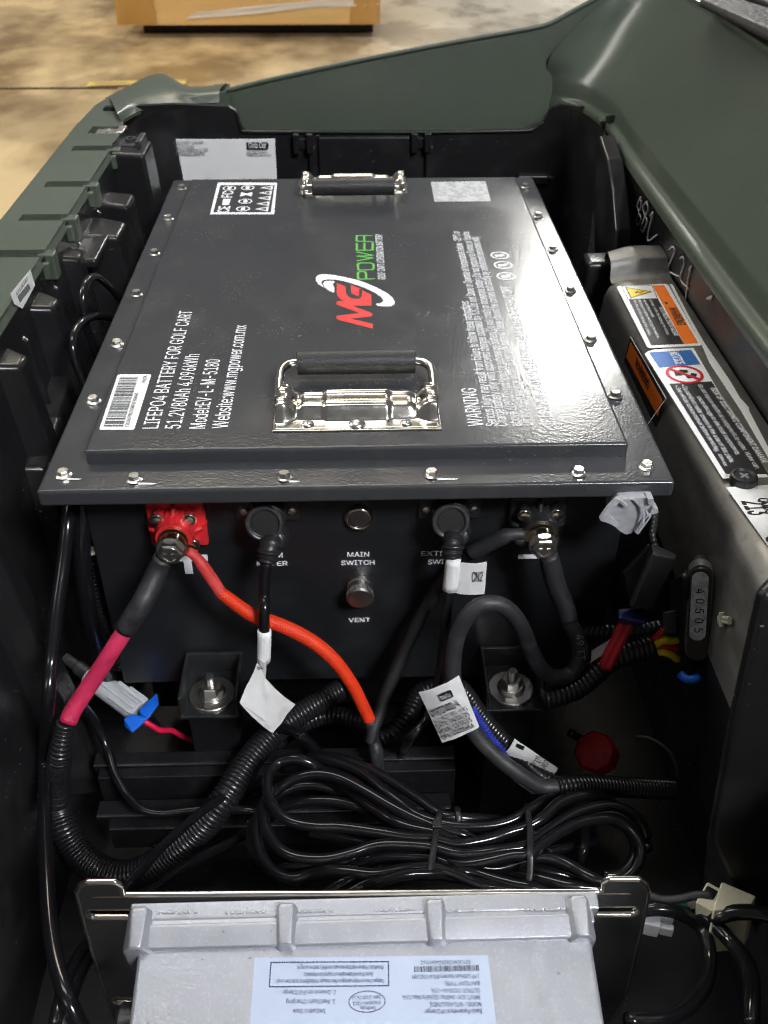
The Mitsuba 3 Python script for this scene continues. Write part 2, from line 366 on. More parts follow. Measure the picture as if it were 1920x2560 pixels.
g = cat([rbox(-.93, .095, 4.25, 4.70, Z0, bz - .012, .004), rbox(-.96, .10, 4.20, 4.70, bz - .014, bz - .002, .003)])
k = put('dark_block', g, 'block_dark'); say(k, 'dark low block under the cardboard box', 'dark_block')

# ================================================================== VEHICLE: black battery bay
def bay(name, mesh, mat='plastic', smooth=32): return put('battery_bay__' + name, mesh, mat, smooth)
say('battery_bay', 'black moulded plastic battery compartment around the battery and charger', 'battery compartment')
ZF = -.34
def xw(z): return -.262 + .030 * (.03 - z) / .37          # the draft of the left wall
yl = np.linspace(-.75, .70, 40); zl = np.linspace(.026, ZF, 20)
Y, Zg = np.meshgrid(yl, zl, indexing='ij')
Xg = xw(Zg) + .05 * np.clip((Y - .62) / .08, 0, 1) ** 2 + .0012 * (meshkit.fbm(np.stack([Y * 6, Zg * 6, 0 * Y], -1), 2) - .5)
V = np.stack([Xg, Y, Zg], -1).reshape(-1, 3); nv = len(zl)
i, j = np.meshgrid(np.arange(len(yl) - 1), np.arange(nv - 1), indexing='ij'); i, j = i.ravel(), j.ravel()
q = np.stack([i * nv + j, i * nv + j + 1, (i + 1) * nv + j + 1, (i + 1) * nv + j], 1)
bay('left_wall', trimesh.Trimesh(V, np.vstack([q[:, [0, 1, 2]], q[:, [0, 2, 3]]]), process=False), 'plastic', True)
bay('bay_floor', mv(trimesh.creation.box([.75, 1.6, .01]), .05, .0, ZF - .005), 'plastic_deep', False)
# far wall with its stepped top edge
top = [(-.30, .034), (-.215, .037), (-.150, .034), (-.141, .029), (-.137, .012), (-.130, .005), (-.05, .004), (.10, .003), (.205, .004), (.222, .006), (.232, .014), (.240, .030), (.252, .034), (.30, .030)]
pl = Polygon(top + [(.36, ZF), (-.30, ZF)]).buffer(-.003).buffer(.003, 6)
fw = at(prism(pl, .008), frame(A(0, .708, 0), (1, 0, 0), (0, 0, 1))); bay('far_wall', fw, 'plastic', 25)
rim = [(x, .699, z) for x, z in top[3:11]]
bay('wall_rim', tube(rim, .0022, 8, .004), 'plastic', True)
for x in (-.062, .083):
    bay('clip_post', cat([rbox(x - .012, x - .004, .690, .701, -.02, .004, .002), rbox(x + .004, x + .0125, .690, .701, -.02, .004, .002), rbox(x - .012, x + .0125, .696, .701, -.016, -.003, .001)]), 'plastic')
    bay('wall_rib', rbox(x + .006, x + .016, .693, .702, -.22, -.012, .003), 'plastic')
bay('wall_panel', rbox(-.044, .070, .6955, .7015, -.09, -.001, .003), 'plastic')
# far corners (rounded)
bay('corner_post', loft([[(-.262, .56, z), (-.252, .64, z), (-.232, .685, z), (-.195, .701, z), (-.152, .7015, z)] for z in (.032, -.1, -.22, ZF)]), 'plastic', True)
bay('corner_post', loft([[(.241, .6995, z), (.252, .697, z), (.266, .688, z), (.277, .66, z), (.284, .60, z)] for z in (.032, -.02, -.12, -.22)]), 'plastic', True)
# moulded columns of the left wall
def col(y, w, ztop, d, zbot=-.30, lean=.004, key='wall_column'):
    x = -.262
    p = [(x - .004, y - w / 2 - .004, ztop), (x - .004, y + w / 2 + .004, ztop), (x + d - .004, y - w / 2 + .003, ztop - .004), (x + d - .004, y + w / 2 - .003, ztop - .004),
         (xw(zbot) - .004, y - w / 2 - lean - .002, zbot), (xw(zbot) - .004, y + w / 2 + lean + .002, zbot), (xw(zbot) + d + .002, y - w / 2 - .001, zbot), (xw(zbot) + d + .002, y + w / 2 + .001, zbot)]
    return bay(key, hullpts(p, .005), 'plastic', 40)
col(.118, .018, .004, .016)
col(.213, .020, .006, .017)
col(-.02, .02, .0, .018)
# stepped box moulding and the tall post further back
col(.318, .016, .004, .014)
col(.402, .040, -.004, .034)
bay('wall_shelf', rbox(-.262, -.236, .322, .392, -.012, -.002, .004), 'plastic', 40)
bay('tall_post', hullpts([(-.262, .555, .020), (-.262, .60, .020), (-.232, .555, .018), (-.232, .60, .018), (-.25, .55, -.3), (-.25, .60, -.3), (-.212, .55, -.3), (-.212, .60, -.3)], .005), 'plastic', 40)
bay('tall_post', hullpts([(-.262, .47, -.005), (-.262, .50, -.005), (-.238, .47, -.008), (-.238, .50, -.008), (-.25, .47, -.3), (-.25, .50, -.3), (-.218, .47, -.3), (-.218, .50, -.3)], .005), 'plastic', 40)
k = bay('retainer_clip', cat([rbox(-.262, -.234, .575, .603, .0225, .026, .001), rbox(-.240, -.233, .572, .606, .016, .031, .002), mv(lathe([(.003, 0), (.006, 0), (.006, .004), (.003, .004)], 20), -.248, .59, .0255)]), 'connector_dark')
# lower ledge on the left, with its step, and the gusset of the front part
bay('wall_ledge', hullpts([(-.262, .150, -.065), (-.247, .155, -.070), (-.247, .20, -.060), (-.262, .20, -.055), (-.262, .14, -.32), (-.212, .14, -.32), (-.212, .20, -.32), (-.262, .20, -.32)], .006), 'plastic', 40)
bay('wall_ledge', hullpts([(-.262, .09, -.075), (-.244, .095, -.078), (-.244, .15, -.070), (-.262, .15, -.070), (-.262, .06, -.32), (-.215, .06, -.32), (-.215, .15, -.32), (-.262, .15, -.32)], .005), 'plastic', 40)
for y_ in (.165, .262, .360, .445):
    bay('wall_rib', hullpts([(-.263, y_ - .002, .0), (-.263, y_ + .002, .0), (-.2575, y_ - .001, -.004), (-.2575, y_ + .001, -.004), (xw(-.28) - .001, y_ - .003, -.28), (xw(-.28) - .001, y_ + .003, -.28), (xw(-.28) + .006, y_, -.28)], .0015), 'plastic', 40)
for P in ([(-0.247, -0.1275, -0.2058), (-0.247, -0.1264, -0.2229), (-0.247, -0.1274, -0.2594), (-0.247, -0.1284, -0.3055)], [(-0.247, -0.1393, -0.2201), (-0.247, -0.1389, -0.238), (-0.247, -0.1393, -0.2672), (-0.247, -0.1401, -0.2985)], [(-0.246, -0.1124, -0.3231), (-0.246, -0.1175, -0.3228), (-0.246, -0.1249, -0.3185), (-0.246, -0.1308, -0.3117), (-0.246, -0.1373, -0.3027)]):
    bay('wall_gusset', tube([A(*p) for p in P], .0022, 8, .004), 'plastic', True)
# steel cross members and bracket posts under the battery's front edge
bay('cross_member', cat([rbox(-.205, .070, -.052, -.040, -.258, -.249, .0015), rbox(-.20, .070, -.062, -.052, -.292, -.252, .001), rbox(-.20, .066, -.082, -.068, -.275, -.270, .0015), rbox(-.19, .066, -.090, -.070, -.300, -.275, .001)]), 'member_paint')
bay('cross_member', rbox(-.18, .16, .05, .11, -.30, -.222, .002), 'plastic_deep')
bay('bright_edge_lines', cat([tube([(-.204, -.0525, -.2495), (.069, -.0525, -.2495)], .0009, 8, .05), tube([(-.199, -.0825, -.2705), (.065, -.0825, -.2705)], .0009, 8, .05), tube([(-.189, -.0905, -.2755), (.065, -.0905, -.2755)], .0007, 8, .05)]), 'bracket_paint', True)  # added lighter tubes paint the bright lines along the member edges
for xb in (-.112, .112):
    bay('bracket_post', rbox(xb - .018, xb + .018, -.041, -.006, ZF, -.2040, .002), 'plastic_deep')
# right side: black lower panel, small brackets, corner cover
bay('side_panel', loft([[(.306, .62, -.32), (.306, .3, -.32), (.306, -.35, -.32)] if z == 0 else [(.306, .62, -.034), (.3035, .3, -.034), (.302, -.35, -.034)] if z == 1 else [(.290, .62, .026), (.2872, .42, .026), (.285, .16, .026), (.286, 0, .026), (.287, -.35, .026)] for z in (0, 1, 2)], 8, 1), 'plastic_deep', True)
sp = [A(*p) for p in [(0.27, 0.5516, 0.0359), (0.27, 0.5052, 0.0253), (0.27, 0.4682, 0.0059), (0.27, 0.4341, -0.0226), (0.27, 0.4253, -0.0501), (0.27, 0.4954, -0.0804), (0.27, 0.5378, -0.026)]]
bay('side_post', hullpts(sp + [p + A(.012, .004, 0) for p in sp], .003), 'plastic', 40)
bay('side_post', hullpts([(.232, .372, -.035), (.252, .372, -.035), (.232, .392, -.035), (.252, .392, -.035), (.225, .36, -.25), (.255, .36, -.25), (.225, .39, -.25), (.255, .39, -.25)], .006), 'plastic', 40)
bay('wall_bracket', rbox(.205, .240, .690, .702, -.095, -.083, .003))
bay('wall_bracket', cat([rbox(.205, .248, .690, .702, -.060, -.048, .003), mv(lathe([(0, 0), (.004, 0), (.004, .003), (0, .004)], 14), .246, .689, -.052)]), 'plastic')
bay('corner_cover', hullpts([(0.1867, -0.2, 0.0459), (0.1923, -0.2, -0.0372), (.30, -.2, .045), (.262, -.12, .046), (.30, -.12, .046), (0.2021, -0.2, -0.1379), (.30, -.2, -.34), (.262, -.12, -.34), (.30, -.12, -.34)], .004), 'plastic_deep', 40)
bay('right_wall', loft([[(.2345, .30, -.126), (.2345, -.05, -.126), (.2345, -.5, -.126)], [(.245, .30, -.21), (.245, -.05, -.21), (.245, -.5, -.21)], [(.262, .30, ZF), (.262, -.05, ZF), (.262, -.5, ZF)]], 6, 3), 'plastic_deep', True)

# ================================================================== VEHICLE: green body
say('vehicle_body', 'dark green painted body panels of the vehicle around the open compartment', 'vehicle body')
def body(name, mesh, smooth=32, mat='green_paint'): return put('vehicle_body__' + name, mesh, mat, smooth)
# left rim: flat flange with notched tabs
outer = [(-.319, -.8), (-.318, .0), (-.318, .30), (-.318, .655)] + [p[:2] for p in [(-0.3151, 0.7247, 0.03), (-0.3004, 0.7958, 0.03), (-0.2808, 0.8361, 0.03), (-0.2604, 0.8761, 0.03), (-0.2374, 0.8377, 0.03), (-0.2145, 0.8153, 0.03), (-0.1935, 0.8148, 0.03), (-0.1768, 0.8266, 0.03), (-0.1607, 0.8287, 0.03)]]
inner = [p[:2] for p in [(-0.1572, 0.7927, 0.03), (-0.1691, 0.7768, 0.03), (-0.1692, 0.7564, 0.03), (-0.197, 0.7482, 0.03), (-0.2295, 0.7358, 0.03), (-0.2496, 0.7128, 0.03), (-0.2617, 0.6863, 0.03), (-0.2683, 0.6625, 0.03)]] + [(-.262, .60), (-.262, -.8)]
rimp = Polygon(outer + inner).buffer(-.0012).buffer(.0012, 6)
notches = [(.258, .016), (.3425, .016), (.4341, .017), (.5512, .018)]
cut = unary_union([sbox(-.303, y - w / 2, -.25, y + w / 2) for y, w in notches] + [sbox(-.299, .606, -.245, .634)])
base = rimp.difference(cut)
body('rim', cat([mv(prism(base, .0035), z=.0265), hullpts([(-.3195, -.8, .027), (-.3195, .655, .027), (-.330, -.8, -.08), (-.330, .655, -.08), (-.332, .655, -.08)], .002)]), 25)
for n_, (y, w) in enumerate(notches):
    body('rim_tab', cat([rbox(-.305, -.262, y - w / 2 - .002, y + w / 2 + .002, .008, .0180, .001), rbox(-.303, -.292, y - w / 2 + .001, y + w / 2 - .001, .0165, .0235, .002), rbox(-.269, -.2545, y + w / 2 - .004, y + w / 2 + .009, .004, .0268, .0018), rbox(-.306, -.262, y + w / 2 + .0002, y + w / 2 + .004, .004, .0262, .0008), rbox(-.262, -.2565, y - w / 2 - .001, y - w / 2 + .005, .010, .024, .0012)]), 32)
body('rim_edge', cat([hullpts([(-.2635, a, .0265), (-.2635, b, .0265), (-.2615, a, .022), (-.2615, b, .022)], .0016) for a, b in ((-.8, .249), (.267, .334), (.351, .425), (.443, .542))]), 40)
body('clip_seat', cat([rbox(-.302, -.262, .602, .640, .008, .0180, .001), rbox(-.302, -.262, .6345, .638, .004, .0262, .0008)]))
put('vehicle_body__spring_clip', cat([rbox(-.292, -.262, .610, .630, .0255, .0285, .001), rbox(-.281, -.277, .614, .626, .0275, .0305, .0008), rbox(-.268, -.259, .606, .634, .020, .0315, .002)]), 'satin_steel')
# raised shoulder of the far left corner
sh = loft([[(-0.2696, 0.6529, 0.0305), (-0.2564, 0.6944, 0.0305), (-0.2269, 0.7187, 0.0305), (-0.1945, 0.7287, 0.0305), (-0.1643, 0.7324, 0.0305)], [(-0.2766, 0.6641, 0.04), (-0.2653, 0.7222, 0.04), (-0.2374, 0.7663, 0.04), (-0.1952, 0.7427, 0.04), (-0.1653, 0.7556, 0.04)], [(-0.2995, 0.7426, 0.033), (-0.2905, 0.7923, 0.033), (-0.2597, 0.8705, 0.033), (-0.2095, 0.8024, 0.033), (-0.1636, 0.8183, 0.033)], [(-0.325, 0.8208, 0.015), (-0.3108, 0.8612, 0.015), (-0.2734, 0.9429, 0.015), (-0.2175, 0.8716, 0.015), (-0.172, 0.8857, 0.015)]], 8, 5)
body('corner_shoulder', sh, True)
# fender behind the far wall
fp = [(-.21, -.03), (-.21, .0375), (-.158, .0385), (-.1555, .0409), (-.0919, .0548), (.022, .0767), (.134, .0959), (.2115, .1083), (.239, .1145), (.262, .126), (.303, .147), (.37, .175), (.37, -.03)]
fm = at(prism(Polygon(fp), .005), frame(A(0, .752, 0), (1, 0, .0), (0, .04, 1)))
body('fender', fm, 25)
ins = Polygon([(-.148, -.02), (-.150, .0385), (-.09, .0515), (.022, .0730), (.134, .0915), (.205, .1030), (.222, .094), (.224, .075), (.2105, -.01)]).buffer(-.004).buffer(.004, 6)
rimline = [(x, .7465 + .04 * z, z) for x, z in fp[3:11]]
body('fender_edge', tube(rimline, .0028, 10, .004), True)
ring = ins.buffer(.0035).difference(ins.buffer(.0002))
body('fender_crease', at(prism(ins, .0022), frame(A(0, .7465, 0), (1, 0, 0), (0, .04, 1))), 20)
# right side: seat base panel, swept from a rounded corner towards the viewer
rows = [
 [(0.232, 0.768, 0.023), (0.248, 0.745, 0.022), (0.274, 0.714, 0.021), (0.2885, 0.656, 0.021), (0.292, 0.631, 0.021), (0.2888, 0.52, 0.021), (0.287, 0.42, 0.021), (0.2847, 0.18, 0.021), (0.2857, 0, 0.021), (0.287, -0.5, 0.021)],
 [(0.2335, 0.766, 0.03), (0.251, 0.744, 0.03), (0.2765, 0.713, 0.03), (0.29, 0.656, 0.03), (0.2935, 0.631, 0.03), (0.2892, 0.52, 0.03), (0.2876, 0.42, 0.03), (0.2853, 0.18, 0.03), (0.2863, 0, 0.03), (0.288, -0.5, 0.03)],
 [(0.236, 0.762, 0.0335), (0.254, 0.742, 0.0332), (0.281, 0.713, 0.033), (0.2955, 0.656, 0.0328), (0.2985, 0.631, 0.0328), (0.2968, 0.52, 0.0326), (0.296, 0.42, 0.0326), (0.295, 0.18, 0.0326), (0.2955, 0, 0.0326), (0.2965, -0.5, 0.0326)],
 [(0.237, 0.76, 0.037), (0.256, 0.741, 0.0365), (0.283, 0.713, 0.036), (0.2975, 0.656, 0.036), (0.3003, 0.631, 0.036), (0.2985, 0.52, 0.036), (0.2978, 0.42, 0.036), (0.297, 0.18, 0.036), (0.2975, 0, 0.036), (0.2985, -0.5, 0.036)],
 [(0.2383, 0.757, 0.05), (0.2585, 0.74, 0.05), (0.2855, 0.713, 0.049), (0.2993, 0.656, 0.049), (0.3016, 0.631, 0.049), (0.3, 0.52, 0.048), (0.2992, 0.42, 0.048), (0.2985, 0.18, 0.048), (0.299, 0, 0.048), (0.3, -0.5, 0.048)],
 [(0.24, 0.75, 0.062), (0.265, 0.738, 0.06), (0.2905, 0.713, 0.058), (0.3035, 0.656, 0.057), (0.3055, 0.631, 0.057), (0.304, 0.52, 0.055), (0.3032, 0.42, 0.055), (0.3025, 0.18, 0.055), (0.303, 0, 0.055), (0.304, -0.5, 0.055)],
 [(0.243, 0.742, 0.083), (0.292, 0.733, 0.084), (0.3145, 0.7, 0.084), (0.3205, 0.656, 0.084), (0.3215, 0.631, 0.084), (0.3205, 0.52, 0.084), (0.32, 0.42, 0.084), (0.3195, 0.18, 0.084), (0.3195, 0, 0.084), (0.32, -0.5, 0.084)],
 [(0.272, 0.741, 0.117), (0.313, 0.74, 0.118), (0.333, 0.708, 0.119), (0.3405, 0.656, 0.119), (0.341, 0.631, 0.119), (0.3405, 0.52, 0.119), (0.34, 0.42, 0.119), (0.3395, 0.18, 0.119), (0.3395, 0, 0.119), (0.34, -0.5, 0.119)],
 [(0.31, 0.745, 0.147), (0.333, 0.745, 0.148), (0.351, 0.712, 0.149), (0.3575, 0.656, 0.149), (0.358, 0.631, 0.149), (0.3575, 0.52, 0.149), (0.357, 0.42, 0.149), (0.3565, 0.18, 0.149), (0.3565, 0, 0.149), (0.357, -0.5, 0.149)],
 [(0.335, 0.757, 0.157), (0.353, 0.752, 0.159), (0.3635, 0.712, 0.16), (0.367, 0.656, 0.16), (0.3672, 0.631, 0.16), (0.3668, 0.52, 0.16), (0.366, 0.42, 0.16), (0.3655, 0.18, 0.16), (0.3655, 0, 0.16), (0.366, -0.5, 0.16)],
 [(0.36, 0.785, 0.161), (0.373, 0.762, 0.164), (0.383, 0.712, 0.1655), (0.386, 0.656, 0.1655), (0.386, 0.631, 0.1655), (0.3858, 0.52, 0.1655), (0.385, 0.42, 0.1655), (0.3845, 0.18, 0.1655), (0.3845, 0, 0.1655), (0.385, -0.5, 0.1655)],
 [(0.65, 0.86, 0.162), (0.65, 0.8, 0.166), (0.65, 0.72, 0.168), (0.65, 0.656, 0.168), (0.65, 0.631, 0.168), (0.65, 0.52, 0.168), (0.65, 0.42, 0.168), (0.65, 0.18, 0.168), (0.65, 0, 0.168), (0.65, -0.5, 0.168)]]
body('seat_base_panel', loft(rows, 7, 3), True)
body('panel_joint', cat([rbox(.2860, .2925, .632, .643, .026, .0335, .0015), rbox(.290, .303, .6250, .6285, .032, .042, .0015)]), 32)
# black textured mat on the seat base, top right
mtop = [(0.3347, 0.4904, 0.178), (0.3836, 0.6191, 0.178), (0.4625, 0.6179, 0.178)]
mat = hullpts([(0.3507, 0.5392, 0.17), (.384, .05, .170), (.62, .52, .170), (.62, .05, .170), (0.3375, 0.4952, 0.178), (.387, .05, .178), (.62, .52, .180), (.62, .05, .180)], .0035)
k = put('seat_mat', mat, 'mat_rubber', 40); say(k, 'black pebbled rubber mat on the green ledge at the top right corner', 'mat')
k = put('seat_mat__hinge_plate', hullpts([(0.376, 0.4881, 0.183), (0.3842, 0.4542, 0.183), (0.4383, 0.5553, 0.183), (0.3936, 0.5092, 0.186)], .004), 'connector_black', 40)

# ================================================================== aluminium frame rail with its labels
say('frame_rail', 'dull aluminium frame rail right of the battery carrying the warning labels', 'frame rail')
prof = [(.300, -.034), (.300, -.030), (.262, -.030), (.254, -.0305), (.247, -.033), (.241, -.038), (.2375, -.046), (.2345, -.08), (.2340, -.125), (.238, -.125), (.300, -.125)]
rm = at(prism(Polygon(prof).buffer(0), .86), frame(A(0, .330, 0), (1, 0, 0), (0, 0, 1)))
put('frame_rail__beam', rm, 'rail_alu', 30)
put('frame_rail__end_fold', loft([[(.243, .329, -.034), (.27, .329, -.0305), (.300, .329, -.0305)], [(.243, .338, -.033), (.27, .338, -.0285), (.300, .338, -.0285)], [(.2445, .346, -.026), (.27, .346, -.0205), (.299, .346, -.0205)], [(.2445, .352, -.020), (.27, .353, -.0155), (.298, .353, -.0155)], [(.246, .375, -.021), (.27, .378, -.016), (.297, .378, -.016)], [(.246, .381, -.035), (.27, .384, -.032), (.297, .384, -.032)]], 7, 4), 'rail_alu', True)
ZR = -.0299
H = A(0, 0, 1)
def rl(part, ms, mat): return put('frame_rail__' + part, ms, mat, False)
def zl_(P): return [np.asarray(p, float) for p in P]
# upper warning label
w = put('frame_rail__warning_label', decal([(0.2432, 0.3141, -0.0299), (0.2925, 0.3183, -0.0299), (0.2885, 0.1936, -0.0299), (0.2419, 0.1897, -0.0299)], H, 0, .0002, .003), 'label_white', False)
say(w, 'orange and black electrical shock warning label with a yellow triangle')
def wl(ms, mat): return put('frame_rail__warning_label__print', ms, mat, False)
wl(decal([(0.2774, 0.3145, -0.0299), (0.2885, 0.3154, -0.0299), (0.2865, 0.1976, -0.0299), (0.2742, 0.1965, -0.0299)], H, .0003), 'orange_ink')
wl(decal([(0.2478, 0.2849, -0.0299), (0.2748, 0.2852, -0.0299), (0.274, 0.1967, -0.0299), (0.246, 0.1947, -0.0299)], H, .0003), 'label_black')
wl(line([(0.248, 0.3135, -0.0299), (0.2771, 0.3147, -0.0299), (0.2748, 0.2861, -0.0299), (0.2473, 0.2849, -0.0299)], .0005, H, .0003, closed=True), 'black_ink')
wl(decal([(0.2511, 0.3105, -0.0299), (0.2727, 0.3008, -0.0299), (0.2508, 0.2876, -0.0299)], H, .0003), 'yellow_ink')
wl([line([(0.2511, 0.3105, -0.0299), (0.2727, 0.3008, -0.0299), (0.2508, 0.2876, -0.0299)], .0008, H, .0005, closed=True), decal([(0.2569, 0.2998, -0.0299), (0.2608, 0.3016, -0.0299), (0.2598, 0.2983, -0.0299), (0.2667, 0.3024, -0.0299), (0.2606, 0.2963, -0.0299), (0.2608, 0.2992, -0.0299), (0.2576, 0.2974, -0.0299)], H, .0006), text('WARNING', *[(0.2795, 0.2668, -0.0299), (0.2781, 0.2316, -0.0299)], A(.0075, 0, 0), bold=True, lift=.0005), decal([(0.2786, 0.2777, -0.0299), (0.2817, 0.2753, -0.0299), (0.2784, 0.2713, -0.0299)], H, .0006)], 'black_ink')
wl(decal([(0.2784, 0.2784, -0.0299), (0.2825, 0.2753, -0.0299), (0.2777, 0.2704, -0.0299)], H, .0004), 'yellow_ink')
wl([text('ELECTRICAL SHOCK HAZARD', *[(0.2711, 0.2665, -0.0299), (0.2698, 0.2112, -0.0299)], A(.0034, 0, 0), bold=True, lift=.0005),
    text('Contact with the battery terminals', *[(0.2663, 0.2831, -0.0299), (0.2643, 0.2133, -0.0299)], A(.0026, 0, 0), lift=.0005), text('can cause injury or death.', *[(0.2608, 0.2832, -0.0299), (0.26, 0.247, -0.0299)], A(.0026, 0, 0), lift=.0005),
    text('Disconnect before servicing the vehicle.', *[(0.2558, 0.2833, -0.0299), (0.2544, 0.2067, -0.0299)], A(.0026, 0, 0), lift=.0005), text('See the service manual for details.', *[(0.2517, 0.2834, -0.0299), (0.2483, 0.2117, -0.0299)], A(.0026, 0, 0), lift=.0005)], 'white_ink')
# notice label
w = put('frame_rail__notice_label', decal([(0.2367, 0.1797, -0.0299), (0.2405, 0.1844, -0.0299), (0.2468, 0.1877, -0.0299), (0.28, 0.1895, -0.0299), (0.2773, 0.0021, -0.0299), (0.2771, 0.0015, -0.0299), (0.2459, 0.0008, -0.0299)], H, 0, .0002, .001), 'label_white', False)
say(w, 'long blue and black notice label with a red crossed out water jet symbol')
def nl(ms, mat): return put('frame_rail__notice_label__print', ms, mat, False)
nl(decal([(0.2411, 0.182, -0.0299), (0.277, 0.1857, -0.0299), (0.2776, 0.1609, -0.0299), (0.2427, 0.156, -0.0299)], H, .0003), 'label_blue')
nl(decal([(0.2437, 0.1296, -0.0299), (0.2782, 0.1328, -0.0299), (0.2781, 0.005, -0.0299), (0.2495, 0.0061, -0.0299)], H, .0003), 'label_black')
nl([text('NOTICE', *[(0.2575, 0.182, -0.0299), (0.2577, 0.1611, -0.0299)], A(.0075, 0, 0), bold=True, lift=.0005),
    text('RISK OF ELECTRONIC COMPONENT DAMAGE', *[(0.2738, 0.122, -0.0299), (0.2792, 0.0178, -0.0299)], A(.0042, 0, 0), bold=True, lift=.0005),
    text('Do not expose electrical components to water. Water can', *[(0.2654, 0.1273, -0.0299), (0.2717, 0.0117, -0.0299)], A(.0038, 0, 0), lift=.0005),
    text('cause damage to electrical components.', *[(0.2594, 0.1094, -0.0299), (0.2641, 0.0283, -0.0299)], A(.0038, 0, 0), lift=.0005),
    text('• Do not direct water stream in the area of this plate.', *[(0.2522, 0.1276, -0.0299), (0.2568, 0.0188, -0.0299)], A(.0038, 0, 0), lift=.0005),
    text('• See vehicle service manual before servicing.', *[(0.2468, 0.1264, -0.0299), (0.251, 0.0331, -0.0299)], A(.0038, 0, 0), lift=.0005),
    text('103844601', *[(0.2514, 0.03, -0.0299), (0.2513, 0.0152, -0.0299)], A(.0024, 0, 0), lift=.0005)], 'white_ink')
c = A(*(0.26, 0.1445, -0.0299)); 
cc = circle(c, (1, 0, 0), (0, 1, 0), .0148); ci = circle(c, (1, 0, 0), (0, 1, 0), .0122)
nl([decal(cc, H, .0005, holes=[ci]), decal([c + A(-.0105, .0075, 0), c + A(-.0085, .0098, 0), c + A(.0105, -.0075, 0), c + A(.0085, -.0098, 0)], H, .0006)], 'label_red')
nl([decal([c + A(*p, 0) for p in ((-.008, -.002), (-.003, -.002), (-.002, .002), (.004, .003), (.004, .007), (-.001, .0075), (-.007, .004))], H, .00045), decal([c + A(*p, 0) for p in ((.001, -.007), (.008, -.004), (.010, .0), (.006, .002), (.004, -.002), (.0, -.003))], H, .00045)], 'black_ink')
# torn strip of old label right of them, and the code label
put('frame_rail__torn_strip', decal([(0.2941, 0.3172, -0.0299), (0.297, 0.3172, -0.0299), (0.2936, 0.2571, -0.0299), (0.2918, 0.1986, -0.0299), (0.2931, 0.1329, -0.0299), (0.2923, 0.1069, -0.0299), (0.2946, 0.0931, -0.0299), (0.293, 0.0884, -0.0299), (0.2901, 0.0387, -0.0299), (0.2853, 0.025, -0.0299), (0.2869, 0.0878, -0.0299), (0.2856, 0.1626, -0.0299), (0.2883, 0.1928, -0.0299)], H, .0001, .00008), 'clear_sticker', False)
w = put('frame_rail__code_label', decal([(0.2449, -0.0094, -0.0299), (0.2739, -0.0075, -0.0299), (0.2757, -0.054, -0.0299), (0.2591, -0.0984, -0.0299), (0.2514, -0.072, -0.0299)], H, 0, .0002), 'label_white', False)
say(w, 'white label with the number 213 at the right edge')
put('frame_rail__code_label__print', [text('213', *[(0.25, -0.0255, -0.0299), (0.2503, -0.0407, -0.0299)], A(.0155, 0, 0), bold=True, lift=.0004), text('CODE', *[(0.2616, -0.0225, -0.0299), (0.2616, -0.039, -0.0299)], A(.007, 0, 0), bold=True, lift=.0004), text('0', *[(0.2525, -0.0624, -0.0299), (0.2521, -0.0699, -0.0299)], A(.010, 0, 0), bold=True, lift=.0004)], 'black_ink', False)
# orange label on the rail's flank
HX = A(-1, 0, .3)
w = put('frame_rail__side_label', decal([(0.2362, 0.2229, -0.0356), (0.2362, 0.1117, -0.0317), (0.2362, 0.1195, -0.0692), (0.2362, 0.2316, -0.0739)], HX, .0, .0002), 'label_black', False)
say(w, 'dark label with an orange band on the rail flank facing the battery')
put('frame_rail__side_label__print', decal([(0.2362, 0.2199, -0.039), (0.2362, 0.1153, -0.0359), (0.2362, 0.1186, -0.0524), (0.2362, 0.2241, -0.0559)], HX, .0004), 'orange_ink', False)
put('frame_rail__side_label__print', [line([(0.2362, 0.2229, -0.0356), (0.2362, 0.1117, -0.0317), (0.2362, 0.1195, -0.0692)], .0009, HX, .0003)], 'label_white', False)
put('frame_rail__side_label__print', [text('WARNING', *[(0.2362, 0.1952, -0.0488), (0.2362, 0.1518, -0.0481)], A(.0, 0, .008), bold=True, lift=.0006)], 'black_ink', False)
# round black screw knob on the rail
kx = A(*(0.2583, -0.0029, -0.0245))
kn = put('frame_rail__retaining_knob', mv(lathe([(0, -.006), (.0092, -.006), (.0092, -.0015), (.0086, 0), (.0074, .0004), (.006, -.0008), (.0, -.0008)], 36), *kx), 'connector_black')
say(kn, 'round black plastic retaining knob at the end of the notice label')
put('frame_rail__retaining_knob__slot', cat([mv(at(cross_mark(.0035, 0, .26, .0006), T().rotate([0, 0, 1], 35).matrix.numpy() if hasattr(T().matrix, 'numpy') else np.array(T().rotate([0, 0, 1], 35).matrix)), kx[0], kx[1], kx[2] - .0006)]), 'grey_ink', False)

